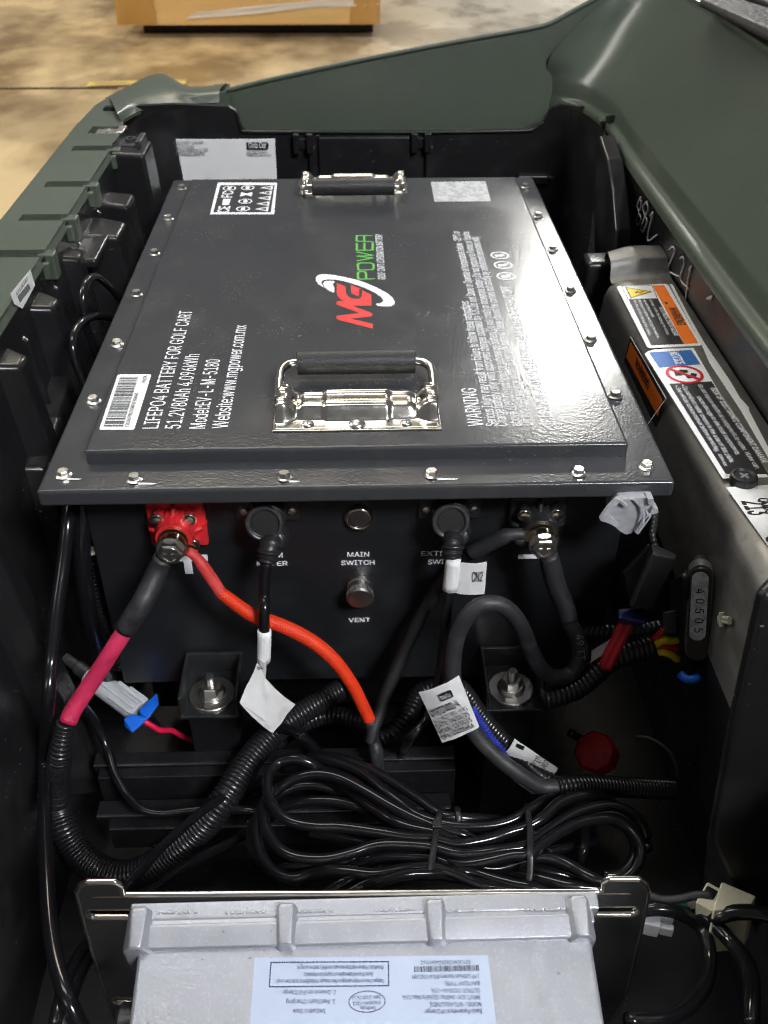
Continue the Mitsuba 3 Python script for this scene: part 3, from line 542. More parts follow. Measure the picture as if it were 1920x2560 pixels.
# chalk handwriting on the black side panel (lies in the plane x = .29)
def chalk(P): return tube([np.asarray(p) + A(-.0012, 0, 0) for p in P], .0008, 6, .0015)
ch = [chalk([(0.2892, 0.4316, 0.0131), (0.2941, 0.4556, -0.003), (0.2963, 0.4535, -0.0102), (0.2978, 0.4482, -0.0149), (0.3025, 0.471, -0.0301), (0.3013, 0.4753, -0.0262), (0.2963, 0.4535, -0.0102), (0.2913, 0.4331, 0.0062), (0.2897, 0.4362, 0.0115)]),
      chalk([(0.2877, 0.4058, 0.018), (0.2919, 0.4281, 0.0041), (0.2941, 0.4229, -0.003), (0.295, 0.4169, -0.006), (0.3022, 0.4485, -0.0291), (0.3015, 0.4553, -0.0269), (0.2941, 0.4229, -0.003), (0.2896, 0.4035, 0.0116), (0.2877, 0.4058, 0.018)]),
      chalk([(0.2914, 0.3988, 0.0057), (0.2885, 0.3829, 0.0152), (0.2914, 0.392, 0.0057), (0.2963, 0.4106, -0.0101), (0.3015, 0.4272, -0.0269), (0.3018, 0.4216, -0.0281), (0.2963, 0.3868, -0.01), (0.2947, 0.3769, -0.0049)]),
      chalk([(0.2939, 0.332, -0.0021), (0.2911, 0.3169, 0.0069), (0.2909, 0.3082, 0.0074), (0.295, 0.3228, -0.0057), (0.2995, 0.3408, -0.0206), (0.3021, 0.347, -0.0289), (0.3003, 0.3241, -0.0229), (0.2982, 0.3039, -0.0161)]),
      chalk([(0.2913, 0.2909, 0.0062), (0.2893, 0.2793, 0.0127), (0.2906, 0.2771, 0.0084), (0.2942, 0.2881, -0.0033), (0.2975, 0.2988, -0.0139), (0.2988, 0.2943, -0.018), (0.2975, 0.2744, -0.0141), (0.2979, 0.2734, -0.0154)]),
      chalk([(0.2908, 0.2616, 0.0079), (0.2884, 0.2517, 0.0155), (0.2913, 0.2604, 0.0061), (0.2953, 0.2715, -0.0068), (0.299, 0.2795, -0.0187), (0.3028, 0.2879, -0.0311)]),
      chalk([(0.291, 0.2018, 0.0073), (0.2886, 0.1925, 0.0148), (0.2921, 0.2117, 0.0036), (0.2899, 0.1989, 0.0108)])]
for i_, c_ in enumerate(ch):
    k = bay('chalk_writing', c_, 'chalk', True)
    if i_ == 0: say(k, 'pale hand written 88L and 224 on the black side panel')

# ================================================================== BATTERY
say('battery_pack', 'grey steel cased lithium battery with two carrying handles and printed lid', 'battery')
B = 'battery_pack__'
lid = cat([rbox(-.2025, .2018, -.0300, .5675, -.0221, -.0100, .0024), rbox(-.1775, .1775, 0, .539, -.0125, 0, .0024)])
put(B + 'lid', lid, 'lid_paint', 30)
put(B + 'case', rbox(-.1855, .1835, .0, .548, -.2165, -.0215, .002), 'case_paint', 30)
# screws of the lid
pts = [(-0.1886, 0.5372, -0.006), (-0.1896, 0.445, -0.006), (-0.189, 0.3533, -0.006), (-0.19, 0.2618, -0.006), (-0.189, 0.1685, -0.006), (-0.1891, 0.0805, -0.006), (-0.1888, -0.0125, -0.006), (-0.1427, -0.0189, -0.006), (-0.0474, -0.0189, -0.006), (0.0469, -0.0188, -0.006), (0.1416, -0.0192, -0.006), (0.1871, -0.013, -0.006), (0.1869, 0.0773, -0.006), (0.1868, 0.1669, -0.006), (0.1877, 0.2601, -0.006), (0.1883, 0.3544, -0.006), (0.188, 0.4426, -0.006), (0.1885, 0.533, -0.006)]
for i, p in enumerate(pts):
    a = RNG.uniform(0, 60); Rz = np.array(T().rotate([0, 0, 1], a).matrix); tilt = np.array(T().rotate([1, 0, 0], RNG.normal(0, 3)).matrix)
    hd = cat([hexhead(.0066, .0032, .0052, .0011)])
    M = np.eye(4); M[:3, 3] = [p[0], p[1] - .0002, -.0098]
    k = put(B + 'lid__bolt', at(hd, M @ tilt @ Rz), 'zinc', 25)
# pulled paint-pen marks beside some front bolts
for i, (dx, l) in {6: (.004, .008), 7: (.005, .010), 8: (.004, .006), 9: (.005, .012)}.items():
    p = A(*pts[i][:2], -.0099); put(B + 'lid__paint_mark', decal([p + A(.003, -.003, 0), p + A(dx + l, -.0042, 0), p + A(dx + l * .8, -.0055, 0), p + A(.003, -.0055, 0)], H, .0001), 'faded_ink', False)
# lettering printed on the lid
def lt(s, a, b, cap, bold=False): return text(s, a, (a[0], b[1], 0), A(-cap, 0, 0), bold=bold, lift=.00015)
L = [lt('LIFEPO4 BATTERY FOR GOLF CART', *[(-0.1336, 0.0265, 0), (-0.1356, 0.2072, 0)], .0105), lt('51.2V80Ah 4.096kWh', *[(-0.1186, 0.0261, 0), (-0.1188, 0.1316, 0)], .0105),
     lt('Model:EV-L-M-5180', *[(-0.1022, 0.0256, 0), (-0.1025, 0.1227, 0)], .0105), lt('Website:www.mgpower.com.mx', *[(-0.0871, 0.0258, 0), (-0.0872, 0.1797, 0)], .0105)]
for i_, l_ in enumerate(L):
    k = put(B + 'lid__lettering', l_, 'white_ink', False)
    if i_ == 0: say(k, 'white printed battery name and rating on the left of the lid')
x5 = [(0.0845, 0.0239, 0), (0.0935, 0.0237, 0), (0.1006, 0.0235, 0), (0.1097, 0.0233, 0), (0.1174, 0.024, 0), (0.1324, 0.0236, 0)]
L = [lt('WARNING', x5[0], (0.0855, 0.0748, 0), .0105), lt('Serious Injury may result from failure to follow these instructions:', x5[1], (0.0948, 0.2205, 0), .0074),
     lt('Charge battery only with approved charger supplied by YJC.Do not Store or Operate at temperature below -20°C or', x5[2], (0.1043, 0.3775, 0), .0074),
     lt('above 60°C.Do not flood or submerge battery.Do not crush or incinerate battery.Do not expose to Flames or Sparks.', x5[3], (0.1128, 0.3773, 0), .0074),
     lt('Do not open,service,install or remove battery.These should be carried out strictly by authorized personnel only.', x5[4], (0.1209, 0.364, 0), .0074),
     lt('IF LEAVING 5 DAYS OR LONGER,PACK MUST BE SHUT OFF', x5[5], (0.1371, 0.2487, 0), .0085)]
for i_, l_ in enumerate(L):
    k = put(B + 'lid__lettering', l_, 'white_ink', False)
    if i_ == 0: say(k, 'white printed warning paragraph on the right of the lid')
# round icons beside the warning
ic = []
for c_ in [(0.132, 0.2704, 0), (0.1323, 0.2949, 0), (0.1321, 0.3172, 0)]:
    c_ = A(*c_); ic += [decal(circle(c_, (1, 0, 0), (0, 1, 0), .0085), H, .00015, holes=[circle(c_, (1, 0, 0), (0, 1, 0), .0070)]),
        decal([c_ + A(*q, 0) for q in ((-.0045, -.002), (.001, -.003), (.0045, 0), (.001, .003), (.0, .001), (-.0045, .002))], H, .00015), decal([c_ + A(*q, 0) for q in ((-.004, -.0048), (.0052, .0040), (.0046, .0048), (-.0048, -.004))], H, .00016)]
put(B + 'lid__round_icons', ic, 'white_ink', False)
# framed certification symbols
fr_o, fr_i = [(-0.1472, 0.526, 0), (-0.0832, 0.5238, 0), (-0.0805, 0.428, 0), (-0.1446, 0.4295, 0)], [(-0.1435, 0.5177, 0), (-0.0853, 0.5164, 0), (-0.0842, 0.4335, 0), (-0.1421, 0.4349, 0)]
ic = [decal(fr_o, H, .00015, holes=[fr_i])]
def ring_(c_, r, w): c_ = A(*c_); return decal(circle(c_, (1, 0, 0), (0, 1, 0), r), H, .00015, holes=[circle(c_, (1, 0, 0), (0, 1, 0), r - w)])
for c_ in [(-0.1329, 0.5072, 0), (-0.1136, 0.5083, 0), (-0.1126, 0.4666, 0), (-0.113, 0.4444, 0)]: ic.append(ring_(c_, .0072, .0014))
for c_ in [(-0.1329, 0.5072, 0), (-0.1136, 0.5083, 0), (-0.1126, 0.4666, 0), (-0.113, 0.4444, 0)]: c_ = A(*c_); ic.append(decal([c_ + A(-.002, -.0042, 0), c_ + A(.002, -.0042, 0), c_ + A(.002, .0042, 0), c_ + A(-.002, .0042, 0)], H, .00015))
for x_, y_ in ((1058, 510), (1070, 455), (1083, 397), (1095, 343), (1106, 290)):
    pass
for c_ in [(-0.0938, 0.4434, 0), (-0.0937, 0.4589, 0), (-0.0936, 0.4757, 0), (-0.0935, 0.4917, 0), (-0.0934, 0.5079, 0)]:
    c_ = A(*c_); s_ = .0072
    ic.append(decal([c_ + A(-s_, 0, 0), c_ + A(s_ * .9, -s_ * .95, 0), c_ + A(s_ * .9, s_ * .95, 0)], H, .00015, holes=[[c_ + A(-s_ * .45, 0, 0), c_ + A(s_ * .6, -s_ * .5, 0), c_ + A(s_ * .6, s_ * .5, 0)]]))
a_, b_ = [(-0.1266, 0.4346, 0), (-0.1271, 0.4526, 0)]
ic.append(text('CE', a_, (a_[0], b_[1], 0), A(-.0115, 0, 0), bold=True, lift=.00015))
a_, b_ = [(-0.1283, 0.4561, 0), (-0.1295, 0.4742, 0)]; ic.append(decal([a_, (a_[0], b_[1], 0), (a_[0] - .0075, b_[1], 0), (a_[0] - .0075, a_[1], 0)], H, .00015))
a_, b_ = [(-0.1276, 0.4786, 0), (-0.1288, 0.498, 0)]; ic.append(text('FC', a_, (a_[0], b_[1], 0), A(-.011, 0, 0), bold=True, lift=.00015))
a_, b_ = [(-0.1073, 0.481, 0), (-0.1076, 0.4945, 0)]; ic += [decal([(a_[0], a_[1], 0), (a_[0], b_[1], 0), (a_[0] - .006, (a_[1] + b_[1]) / 2 + .002, 0), (a_[0] - .012, b_[1], 0), (a_[0] - .012, a_[1], 0), (a_[0] - .006, (a_[1] + b_[1]) / 2 - .002, 0)], H, .00015)]
k = put(B + 'lid__symbol_frame', ic, 'white_ink', False); say(k, 'white framed block of certification symbols near the far left corner of the lid')
# plain pale square patch at the far right of the lid
put(B + 'lid__square_patch', decal([(0.0829, 0.5226, 0), (0.1424, 0.5235, 0), (0.141, 0.4608, 0), (0.0825, 0.4608, 0)], H, .00012), 'patch_ink', False)
# emblem
def em(P, mat): return put(B + 'lid__emblem', decal(P, H, .00016), mat, False)
em([(-0.0164, 0.2593, 0), (-0.0086, 0.2519, 0), (-0.0085, 0.2418, 0), (-0.0079, 0.236, 0), (-0.0059, 0.2307, 0), (-0.0028, 0.2272, 0), (0.0011, 0.2266, 0), (0.004, 0.2282, 0), (0.005, 0.2322, 0), (0.0052, 0.2438, 0), (0.0129, 0.2349, 0), (0.0128, 0.2133, 0), (-0.0029, 0.2134, 0), (0.0108, 0.201, 0), (0.0129, 0.1986, 0), (0.0134, 0.1959, 0), (0.0123, 0.1932, 0), (0.0097, 0.1924, 0), (-0.0048, 0.1894, 0), (0.0132, 0.1795, 0), (0.013, 0.1711, 0), (-0.0132, 0.1867, 0), (-0.0155, 0.1892, 0), (-0.0163, 0.192, 0), (-0.0153, 0.1948, 0), (-0.0123, 0.196, 0), (0.0028, 0.1994, 0), (-0.0143, 0.2146, 0), (-0.016, 0.2174, 0), (-0.0166, 0.2197, 0), (-0.0156, 0.2222, 0), (-0.0134, 0.223, 0), (-0.0096, 0.2223, 0), (-0.0135, 0.2275, 0), (-0.0154, 0.2327, 0), (-0.0162, 0.2385, 0)], 'red_ink')
em([(-0.0043, 0.2554, 0), (0.0054, 0.2462, 0), (0.0029, 0.2462, 0), (0.0025, 0.2309, 0), (-0.004, 0.2382, 0)], 'red_ink')
em([(-0.0262, 0.2487, 0), (-0.0321, 0.2573, 0), (-0.0345, 0.2646, 0), (-0.0347, 0.2714, 0), (-0.0331, 0.2763, 0), (-0.0296, 0.2785, 0), (-0.025, 0.2784, 0), (-0.0189, 0.2766, 0), (-0.0097, 0.272, 0), (0.0014, 0.2653, 0), (0.0103, 0.2574, 0), (0.02, 0.2464, 0), (0.0266, 0.2374, 0), (0.0307, 0.2287, 0), (0.0324, 0.2207, 0), (0.0317, 0.2151, 0), (0.0291, 0.2118, 0), (0.0239, 0.2114, 0), (0.0175, 0.2129, 0), (0.0165, 0.2149, 0), (0.0168, 0.2169, 0), (0.0202, 0.2176, 0), (0.0222, 0.2198, 0), (0.0228, 0.2237, 0), (0.021, 0.2301, 0), (0.0168, 0.2377, 0), (0.0101, 0.2461, 0), (0.0013, 0.2546, 0), (-0.0097, 0.2628, 0), (-0.0178, 0.2667, 0), (-0.0238, 0.2672, 0), (-0.0278, 0.2663, 0), (-0.0296, 0.2627, 0), (-0.0294, 0.2584, 0), (-0.028, 0.2536, 0)], 'white_ink')
em([(-0.0282, 0.259, 0), (-0.0272, 0.2626, 0), (-0.0248, 0.2644, 0), (-0.0185, 0.2636, 0), (-0.0182, 0.2612, 0), (-0.0201, 0.257, 0), (-0.0183, 0.2503, 0), (-0.0182, 0.2421, 0), (-0.0189, 0.2397, 0), (-0.0234, 0.2445, 0), (-0.0265, 0.2511, 0)], 'white_ink')
pw = []
def stroke(P, w=.0026): pw.append(line(P, w, H, .00016))
for P in ([(0.0162, 0.2677, 0), (0.0023, 0.2668, 0), (0.002, 0.2805, 0), (0.0035, 0.2832, 0), (0.0076, 0.2834, 0), (0.0091, 0.2809, 0), (0.0093, 0.2672, 0)], [(0.0025, 0.2875, 0), (0.0021, 0.2998, 0), (0.0037, 0.3026, 0), (0.0141, 0.3024, 0), (0.0162, 0.2994, 0), (0.0162, 0.2903, 0), (0.0149, 0.2872, 0), (0.0036, 0.2868, 0), (0.0025, 0.2875, 0)],
          [(0.0017, 0.3077, 0), (0.0159, 0.314, 0), (0.002, 0.3184, 0), (0.0161, 0.3201, 0), (0.0018, 0.328, 0)], [(0.0163, 0.3325, 0), (0.0167, 0.3501, 0), (0.0158, 0.3325, 0), (0.0016, 0.3321, 0), (0.0015, 0.349, 0)], [(0.0085, 0.3327, 0), (0.0088, 0.3496, 0)], [(0.0159, 0.3683, 0), (0.0016, 0.3687, 0), (0.0014, 0.3548, 0), (0.0162, 0.353, 0)], [(0.0087, 0.3678, 0), (0.0088, 0.3539, 0)]):
    stroke(P, .0021)
k = put(B + 'lid__emblem', pw, 'green_ink', False)
a_, b_ = [(0.026, 0.2662, 0), (0.0265, 0.3718, 0)]
put(B + 'lid__emblem', lt('GOLF CART LITHIUM ION BATTERY', a_, b_, .0066), 'white_ink', False)
# barcode sticker
st = [(-0.1744, 0.1018, 0), (-0.1499, 0.1012, 0), (-0.1492, 0.0251, 0), (-0.1726, 0.0258, 0)]
k = put(B + 'barcode_sticker', decal(st, H, .0001, .0002, r=.002), 'label_white', False); say(k, 'white barcode sticker near the left edge of the lid')
s0, s1, s3 = A(*st[3]), A(*st[2]), A(*st[0]); xx = (s1 - s0); yy = (s3 - s0); bars = []; t_ = .05
while t_ < .93:
    w_ = float(RNG.choice([.006, .006, .012, .018])); bars.append(decal([s0 + xx * .10 + yy * t_, s0 + xx * .66 + yy * t_, s0 + xx * .66 + yy * (t_ + w_), s0 + xx * .10 + yy * (t_ + w_)], H, .0004)); t_ += w_ + float(RNG.choice([.006, .010, .016]))
put(B + 'barcode_sticker__print', bars, 'label_bar', False)
put(B + 'barcode_sticker__print', [text('YJC067PB2508F5F00060', s0 + xx * .82 + yy * .04, s0 + xx * .82 + yy * .64, -xx * .115, lift=.0004), text('PACK', s0 + xx * .93 + yy * .84, s0 + xx * .93 + yy * .97, -xx * .11, lift=.0004)], 'black_ink', False)

# carrying handles -----------------------------------------------------------
def handle(name, o, flip):
    M = frame(A(*o), (-1, 0, 0) if flip else (1, 0, 0), (0, -1, 0) if flip else (0, 1, 0))
    W_, D_ = .1115, .052
    nu, nv_ = 150, 70
    u, v = np.meshgrid(np.linspace(-1, 1, nu), np.linspace(0, 1, nv_), indexing='ij')
    ss = lambda a, b, x: np.clip((x - a) / (b - a), 0, 1) ** 2 * (3 - 2 * np.clip((x - a) / (b - a), 0, 1))
    # pressed ridge: wide at the ends, narrower between, with a raised middle step
    endw = ss(.72, .90, np.abs(u)); mid = 1 - ss(.36, .44, np.abs(u))
    lo, hi = .30 - .06 * endw - .03 * mid, .76 + .10 * endw
    ridge = ss(lo - .10, lo + .05, v) * (1 - ss(hi - .06, hi + .07, v))
    h = .0012 + ridge * (.0075 + .0016 * mid + .0042 * endw * (1 - ss(.93, 1.0, np.abs(u)) * .15)) - .0024 * ridge * np.exp(-((np.abs(u) - .74) / .055) ** 2) + .0013 * ridge * (np.exp(-((v - .40) / .05) ** 2) + np.exp(-((v - .66) / .05) ** 2))
    edge = ss(1.0, .985, np.abs(u)) * ss(0, .025, v) * ss(1, .975, v)
    X = u * W_ / 2 * (1 - .022 * v); Yv = v * D_
    Pt = np.stack([X, Yv, h * edge + .0002], -1).reshape(-1, 3)
    i, j = np.meshgrid(np.arange(nu - 1), np.arange(nv_ - 1), indexing='ij'); i, j = i.ravel(), j.ravel()
    q = np.stack([i * nv_ + j, (i + 1) * nv_ + j, (i + 1) * nv_ + j + 1, i * nv_ + j + 1], 1)
    pm = trimesh.Trimesh(Pt, np.vstack([q[:, [0, 1, 2]], q[:, [0, 2, 3]]]), process=False)
    h_ = numbered(B + name)
    put(h_ + '__base_plate', at(pm, M), 'bright_steel', True)
    put(h_ + '__base_plate__skirt', at(mv(rbox(-W_ / 2 - .0008, W_ / 2 + .0008, -.0012, D_ - .001, 0, .0013, .0006)), M), 'bright_steel', 30)
    hw = .0535
    bar = [(-hw, .028, .0085), (-hw, .040, .0105), (-hw + .0003, .058, .0125), (-hw + .003, .066, .0133), (-hw + .009, .0695, .014), (-.03, .0695, .014), (.03, .0695, .014), (hw - .009, .0695, .014), (hw - .003, .066, .0133), (hw - .0003, .058, .0125), (hw, .040, .0105), (hw, .028, .0085)]
    put(h_ + '__bar', at(tube(bar, .0030, 16, .0015), M), 'bright_steel', True)
    gr = lathe([(.003, -.0422), (.0078, -.0422), (.0085, -.0416), (.0086, 0), (.0085, .0416), (.0078, .0422), (.003, .0422)], 36)
    put(h_ + '__grip', at(at(gr, axisframe(A(0, .0695, .0140), (1, 0, 0))), M), 'grip_rubber', 35)
    for sx, sy in ((-.033, .0062), (.033, .0062), (-.032, .0455), (.032, .0455)):
        k = put(h_ + '__screw', at(mv(panhead(.0042, .0022), sx, sy, .0012), M), 'zinc', 40)
        put(k + '__slot', at(mv(cross_mark(.0026, .0033, .22, .0006), sx, sy, 0), M), 'grey_ink', False)
    put(h_ + '__rivet', at(mv(lathe([(0, 0), (.0058, 0), (.0058, .001), (.0045, .0026), (.002, .0033), (0, .0034)], 30), 0, .0055, .0012), M), 'zinc', 40)
    return h_
k = handle('handle', (-.0005, .0205, 0), False); say(k, 'chrome folding handle with a black rubber grip at the near end of the lid')
k = handle('handle', (-.0010, .5368, 0), True); say(k, 'chrome folding handle with a black grip at the far end of the lid')

# front face: lettering, switch, vent ----------------------------------------
def ft(s, a, b, cap, bold=True): return text(s, a, (b[0], 0, a[2]), A(0, 0, cap), bold=bold, lift=.0002)
L = [ft('MAIN', *[(-0.009, 0, -0.0917), (0.0065, 0, -0.092)], .0041), ft('SWITCH', *[(-0.0135, 0, -0.0993), (0.0104, 0, -0.0998)], .0041), ft('VENT', *[(-0.0093, 0, -0.155), (0.0069, 0, -0.1554)], .0041),
     ft('COM', *[(-0.0697, 0, -0.0912), (-0.0544, 0, -0.0915)], .0041), ft('METER', *[(-0.0732, 0, -0.0988), (-0.0513, 0, -0.0993)], .0041), ft('EXTERNAL', *[(0.0432, 0, -0.092), (0.0788, 0, -0.0928)], .0041), ft('SWITCH', *[(0.0481, 0, -0.0998), (0.0723, 0, -0.1003)], .0041)]
a_ = A(*(-0.1216, 0, -0.0904)); L.append(decal([a_ + A(*q) for q in ((-.0028, 0, -.0145), (.0028, 0, -.0145), (.0028, 0, -.003), (.0145, 0, -.003), (.0145, 0, .003), (.0028, 0, .003), (.0028, 0, .0145), (-.0028, 0, .0145), (-.0028, 0, .003), (-.0145, 0, .003), (-.0145, 0, -.003), (-.0028, 0, -.003))], (0, -1, 0)))
L.append(decal([(0.1124, 0, -0.0923), (0.1306, 0, -0.0927), (0.131, 0, -0.0967), (0.1124, 0, -0.0963)], (0, -1, 0)))
for l_ in L: put(B + 'case__lettering', l_, 'white_ink', False)
YM = (0, -1, 0)
sw = at(lathe([(0, 0), (.0098, 0), (.0102, .0008), (.0100, .0022), (.0092, .0036), (.0082, .0042), (.0076, .0040), (.0074, .0018), (.0, .0018)], 44), axisframe(A(-.0003, -.0002, -.0561), YM))
k = put(B + 'main_switch', sw, 'bright_steel', 40); put(k + '__button', at(lathe([(0, .002), (.0073, .002), (.0073, .0032), (.0, .0034)], 36), axisframe(A(-.0003, -.0002, -.0561), YM)), 'dark_steel', 30)
vt = at(cat([lathe([(0, 0), (.0095, 0), (.0095, .003), (.0085, .0035), (.0085, .009), (.0092, .0095), (.0092, .0135), (.0082, .0150), (0, .0150)], 32)]), axisframe(A(-.0004, -.0002, -.1187), YM))
put(B + 'vent', vt, 'zinc', 30)
put(B + 'vent__ribs', cat([at(mv(trimesh.creation.box([.0012, .0009, .004]), *(.0092 * math.cos(a), .0092 * math.sin(a), .0116)), axisframe(A(-.0004, -.0002, -.1187), YM)) for a in np.arange(24) * math.pi / 12]), 'zinc', False)

def terminal(name, x, z, mat, lab):
    t = B + name
    o = A(x, 0, z); M = axisframe(o, YM)                      # local: x right, y down?, z outwards
    def L_(mesh): return at(mesh, M)
    sgn = M[2, 1]                                             # +1 where local y points up
    bm = [mv(rbox(-.0195, .0195, -.0190, .0190, 0, .006, .002))]
    bm.append(lathe([(0, 0), (.0150, 0), (.0142, .012), (.0125, .016), (.0120, .0215), (.0, .0215)], 36))
    for a in (45, 135, 225, 315):
        c, s = math.cos(math.radians(a)), math.sin(math.radians(a))
        bm.append(hullpts([(.0150 * c, .0150 * s, .004), (.0150 * c, .0150 * s, .0105), (.008 * c, .008 * s, .004), (.008 * c, .008 * s, .010)], .0042))
    for a in (0, 90, 180, 270):
        c, s = math.cos(math.radians(a)), math.sin(math.radians(a))
        bm.append(hullpts([(.0185 * c, .0185 * s, .003), (.010 * c, .010 * s, .003), (.0165 * c, .0165 * s, .010), (.010 * c, .010 * s, .014)], .002))
    put(t, L_(cat(bm)), mat, 30); say(t, lab)
    for a in (45, 135, 225, 315):
        c, s = math.cos(math.radians(a)), math.sin(math.radians(a))
        put(t + '__screw', L_(mv(cat([panhead(.0040, .0028), mv(lathe([(0, 0), (.0048, 0), (.0048, .0009), (0, .0009)], 20), z=-.0005)]), .0152 * c, .0152 * s, .0142)), 'bright_steel', 35)
    put(t + '__washer', L_(mv(cat([lathe([(.003, 0), (.0098, 0), (.0098, .0014), (.003, .0014)], 36), mv(lathe([(.003, 0), (.0088, 0), (.0088, .0022), (.003, .0022)], 36), z=.0075)]), z=.0217)), 'yellow_zinc', 30)
    hb = cat([mv(hexhead(.0146, .0064), z=0), mv(lathe([(0, 0), (.0096, 0), (.0096, .0012), (0, .0012)], 32), z=-.0008)])
    put(t + '__bolt', L_(mv(hb, z=.0322)), 'yellow_zinc' if False else 'zinc', 25)
    put(t + '__bolt', L_(mv(cat([lathe([(.0040, .0), (.0064, .0), (.0062, .0012), (.0046, .0012), (.0040, .0)], 30), mv(cross_mark(.0044, .0005, .3, .0008))]), z=.0382)), 'satin_steel', 30)
    return o
TP = terminal('positive_terminal', -.1236, -.0565, 'red_plastic', 'red plastic terminal block with a steel bolt on the battery front')
TN = terminal('negative_terminal', .1215, -.0575, 'connector_black', 'black plastic terminal block with a steel bolt on the battery front')

# round sockets with hinged caps
def socket(name, x, z):
    s = B + name
    M = axisframe(A(x, 0, z), YM)
    fl = Polygon(circle(A(0, 0, 0), (1, 0, 0), (0, 1, 0), .0145)) if False else Point(0, 0).buffer(.0135, 16).union(sbox(-.019, -.006, .019, .006).buffer(.002))
    put(s, at(cat([prism(fl, .004), lathe([(0, 0), (.0125, 0), (.0125, .014), (.0115, .015), (0, .015)], 32)]), M), 'connector_black', 30)
    capo = A(x - .0012, -.0185, z + .0010)
    yy = -1 if M[2, 1] > 0 else 1
    Mc_ = axisframe(capo, unit((.0, -.95, .31)))
    h_ = put(s + '__hinged_cap', at(cat([lathe([(.0090, 0), (.0122, 0), (.0126, .0008), (.0126, .0024), (.0119, .0034), (.0108, .0036), (.0100, .0032), (.0096, .0016), (.0090, .0012)], 44), hullpts([(-.0022, .010 * yy, .0010), (.0022, .010 * yy, .0010), (-.0014, .0165 * yy, .0010), (.0014, .0165 * yy, .0010)], .0013)]), Mc_), 'connector_dark', 30)
    put(h_ + '__disc', at(lathe([(0, 0), (.0096, 0), (.0096, .0013), (.0085, .0015), (.0083, .0022), (0, .0024)], 44), Mc_), 'connector_black', 30)
    for sx in (-.0162, .0162):
        put(s + '__screw', at(mv(panhead(.003, .002), sx, 0, .004), M), 'zinc', 35)
socket('meter_socket', (-0.0616, 0, -0.046)[0], -.0470)
socket('switch_socket', (0.0617, 0, -0.0505)[0], -.0480)

# mounting brackets: channel with flanges, stud, nut and washer
def bracket(x, y0, lab):
    b = numbered(B + 'mounting_bracket'); zb, w = -.2005, .0215
    pm = cat([rbox(x - w, x + w, -.049, .0, zb - .003, zb, .0008), rbox(x - w, x - w + .0026, -.0475, .0, zb - .003, zb + .018, .001), rbox(x + w - .0026, x + w, -.0475, .0, zb - .003, zb + .018, .001), rbox(x - w, x + w, -.0035, .0, zb, zb + .0185, .001)])
    put(b + '__plate', pm, 'bracket_paint', 30)
    put(b + '__washer', mv(lathe([(.005, 0), (.0173, 0), (.0173, .0018), (.0165, .0024), (.005, .0024)], 44), x, y0, zb), 'satin_steel', 30)
    put(b + '__nut', mv(hexhead(.0142, .0074, .0105, .0024), x, y0, zb + .0026), 'zinc', 25)
    s_ = np.linspace(0, .020, 60); stud = np.r_[[(0, 0)], np.c_[.0038 - .00055 * (.5 + .5 * np.cos(s_ / .00125 * 2 * np.pi)), s_], [(.0030, .0206), (0, .0208)]]
    put(b + '__stud', mv(lathe(stud, 26), x, y0, zb), 'zinc', 50); say(b, lab)
bracket(-.1120, -.0285, 'black steel mounting bracket with bolt and washer at the lower left of the battery front')
bracket(.1120, -.0290, 'black steel mounting bracket with bolt and washer at the lower right of the battery front')

# ================================================================== CABLES
def thing_tube(key, P, r, mat, lab, cat_, group=None, **kw):
    k = put(key, tube(P, r, **kw), mat, True); say(k, lab, cat_, group); return k
def lug(o, d, ring=.0088, l=.022, w=.0075):
    """A crimp lug whose ring sits round o, pointing along d in the plane y = const."""
    d = unit(d); M = frame(o, d, np.cross(A(0, 1, 0), d)); 
    pl_ = Point(0, 0).buffer(ring, 14).union(Polygon([(0, -w), (l, -w * .72), (l, w * .72), (0, w)])).difference(Point(0, 0).buffer(.0045, 10))
    return at(mv(prism(pl_, .0024), z=-.0012), M)

# red positive cable: lug, black shrink, magenta shrink, then corrugated conduit
PC = 'positive_battery_cable'; say(PC, 'thick battery cable with black and magenta sleeves from the red terminal into corrugated conduit', 'cable')
put(PC + '__lug', lug(A(-.1236, -.0262, -.0565), A(*(-0.1329, -0.0262, -0.0702)) - A(-.1236, -.0262, -.0565), l=.024), 'yellow_zinc', 30)
put(PC + '__heat_shrink', tube([(-0.1293, -0.033, -0.0621), (-0.1334, -0.034, -0.0703), (-0.1378, -0.04, -0.0785), (-0.1443, -0.052, -0.0867), (-0.1571, -0.056, -0.1052)], [.0062, .0070, .0074, .0074, .0072], 20, .003), 'shrink_black', True)
k = put(PC + '__sleeve', tube([(-0.1551, -0.055, -0.1028), (-0.1641, -0.06, -0.1154), (-0.1831, -0.066, -0.143), (-0.1973, -0.074, -0.1614), (-0.2017, -0.08, -0.1686)], [.0056, .0058, .0059, .0061, .0062], 20, .003), 'magenta_shrink', True); say(k, 'magenta heat shrink sleeve of the battery cable')
k = put(PC + '__conduit', conduit([(-0.2029, -0.08, -0.168), (-0.2111, -0.088, -0.197), (-0.2296, -0.0698, -0.262), (-0.2231, -0.0861, -0.285), (-0.2065, -0.1023, -0.298), (-0.1802, -0.1145, -0.298), (-0.1521, -0.1115, -0.288), (-0.1231, -0.1054, -0.264), (-0.1005, -0.0918, -0.24), (-0.0838, -0.0635, -0.232), (-0.0645, -0.0389, -0.228), (-0.0334, -0.0137, -0.226), (-0.0173, -0.0021, -0.226)], [.0068, .0085, .0100, .0108, .0112, .0114, .0112, .0110, .0106, .0104, .0098, .0090, .0090]), 'conduit_black', 60)
say(k, 'black corrugated conduit curving up from the lower left')

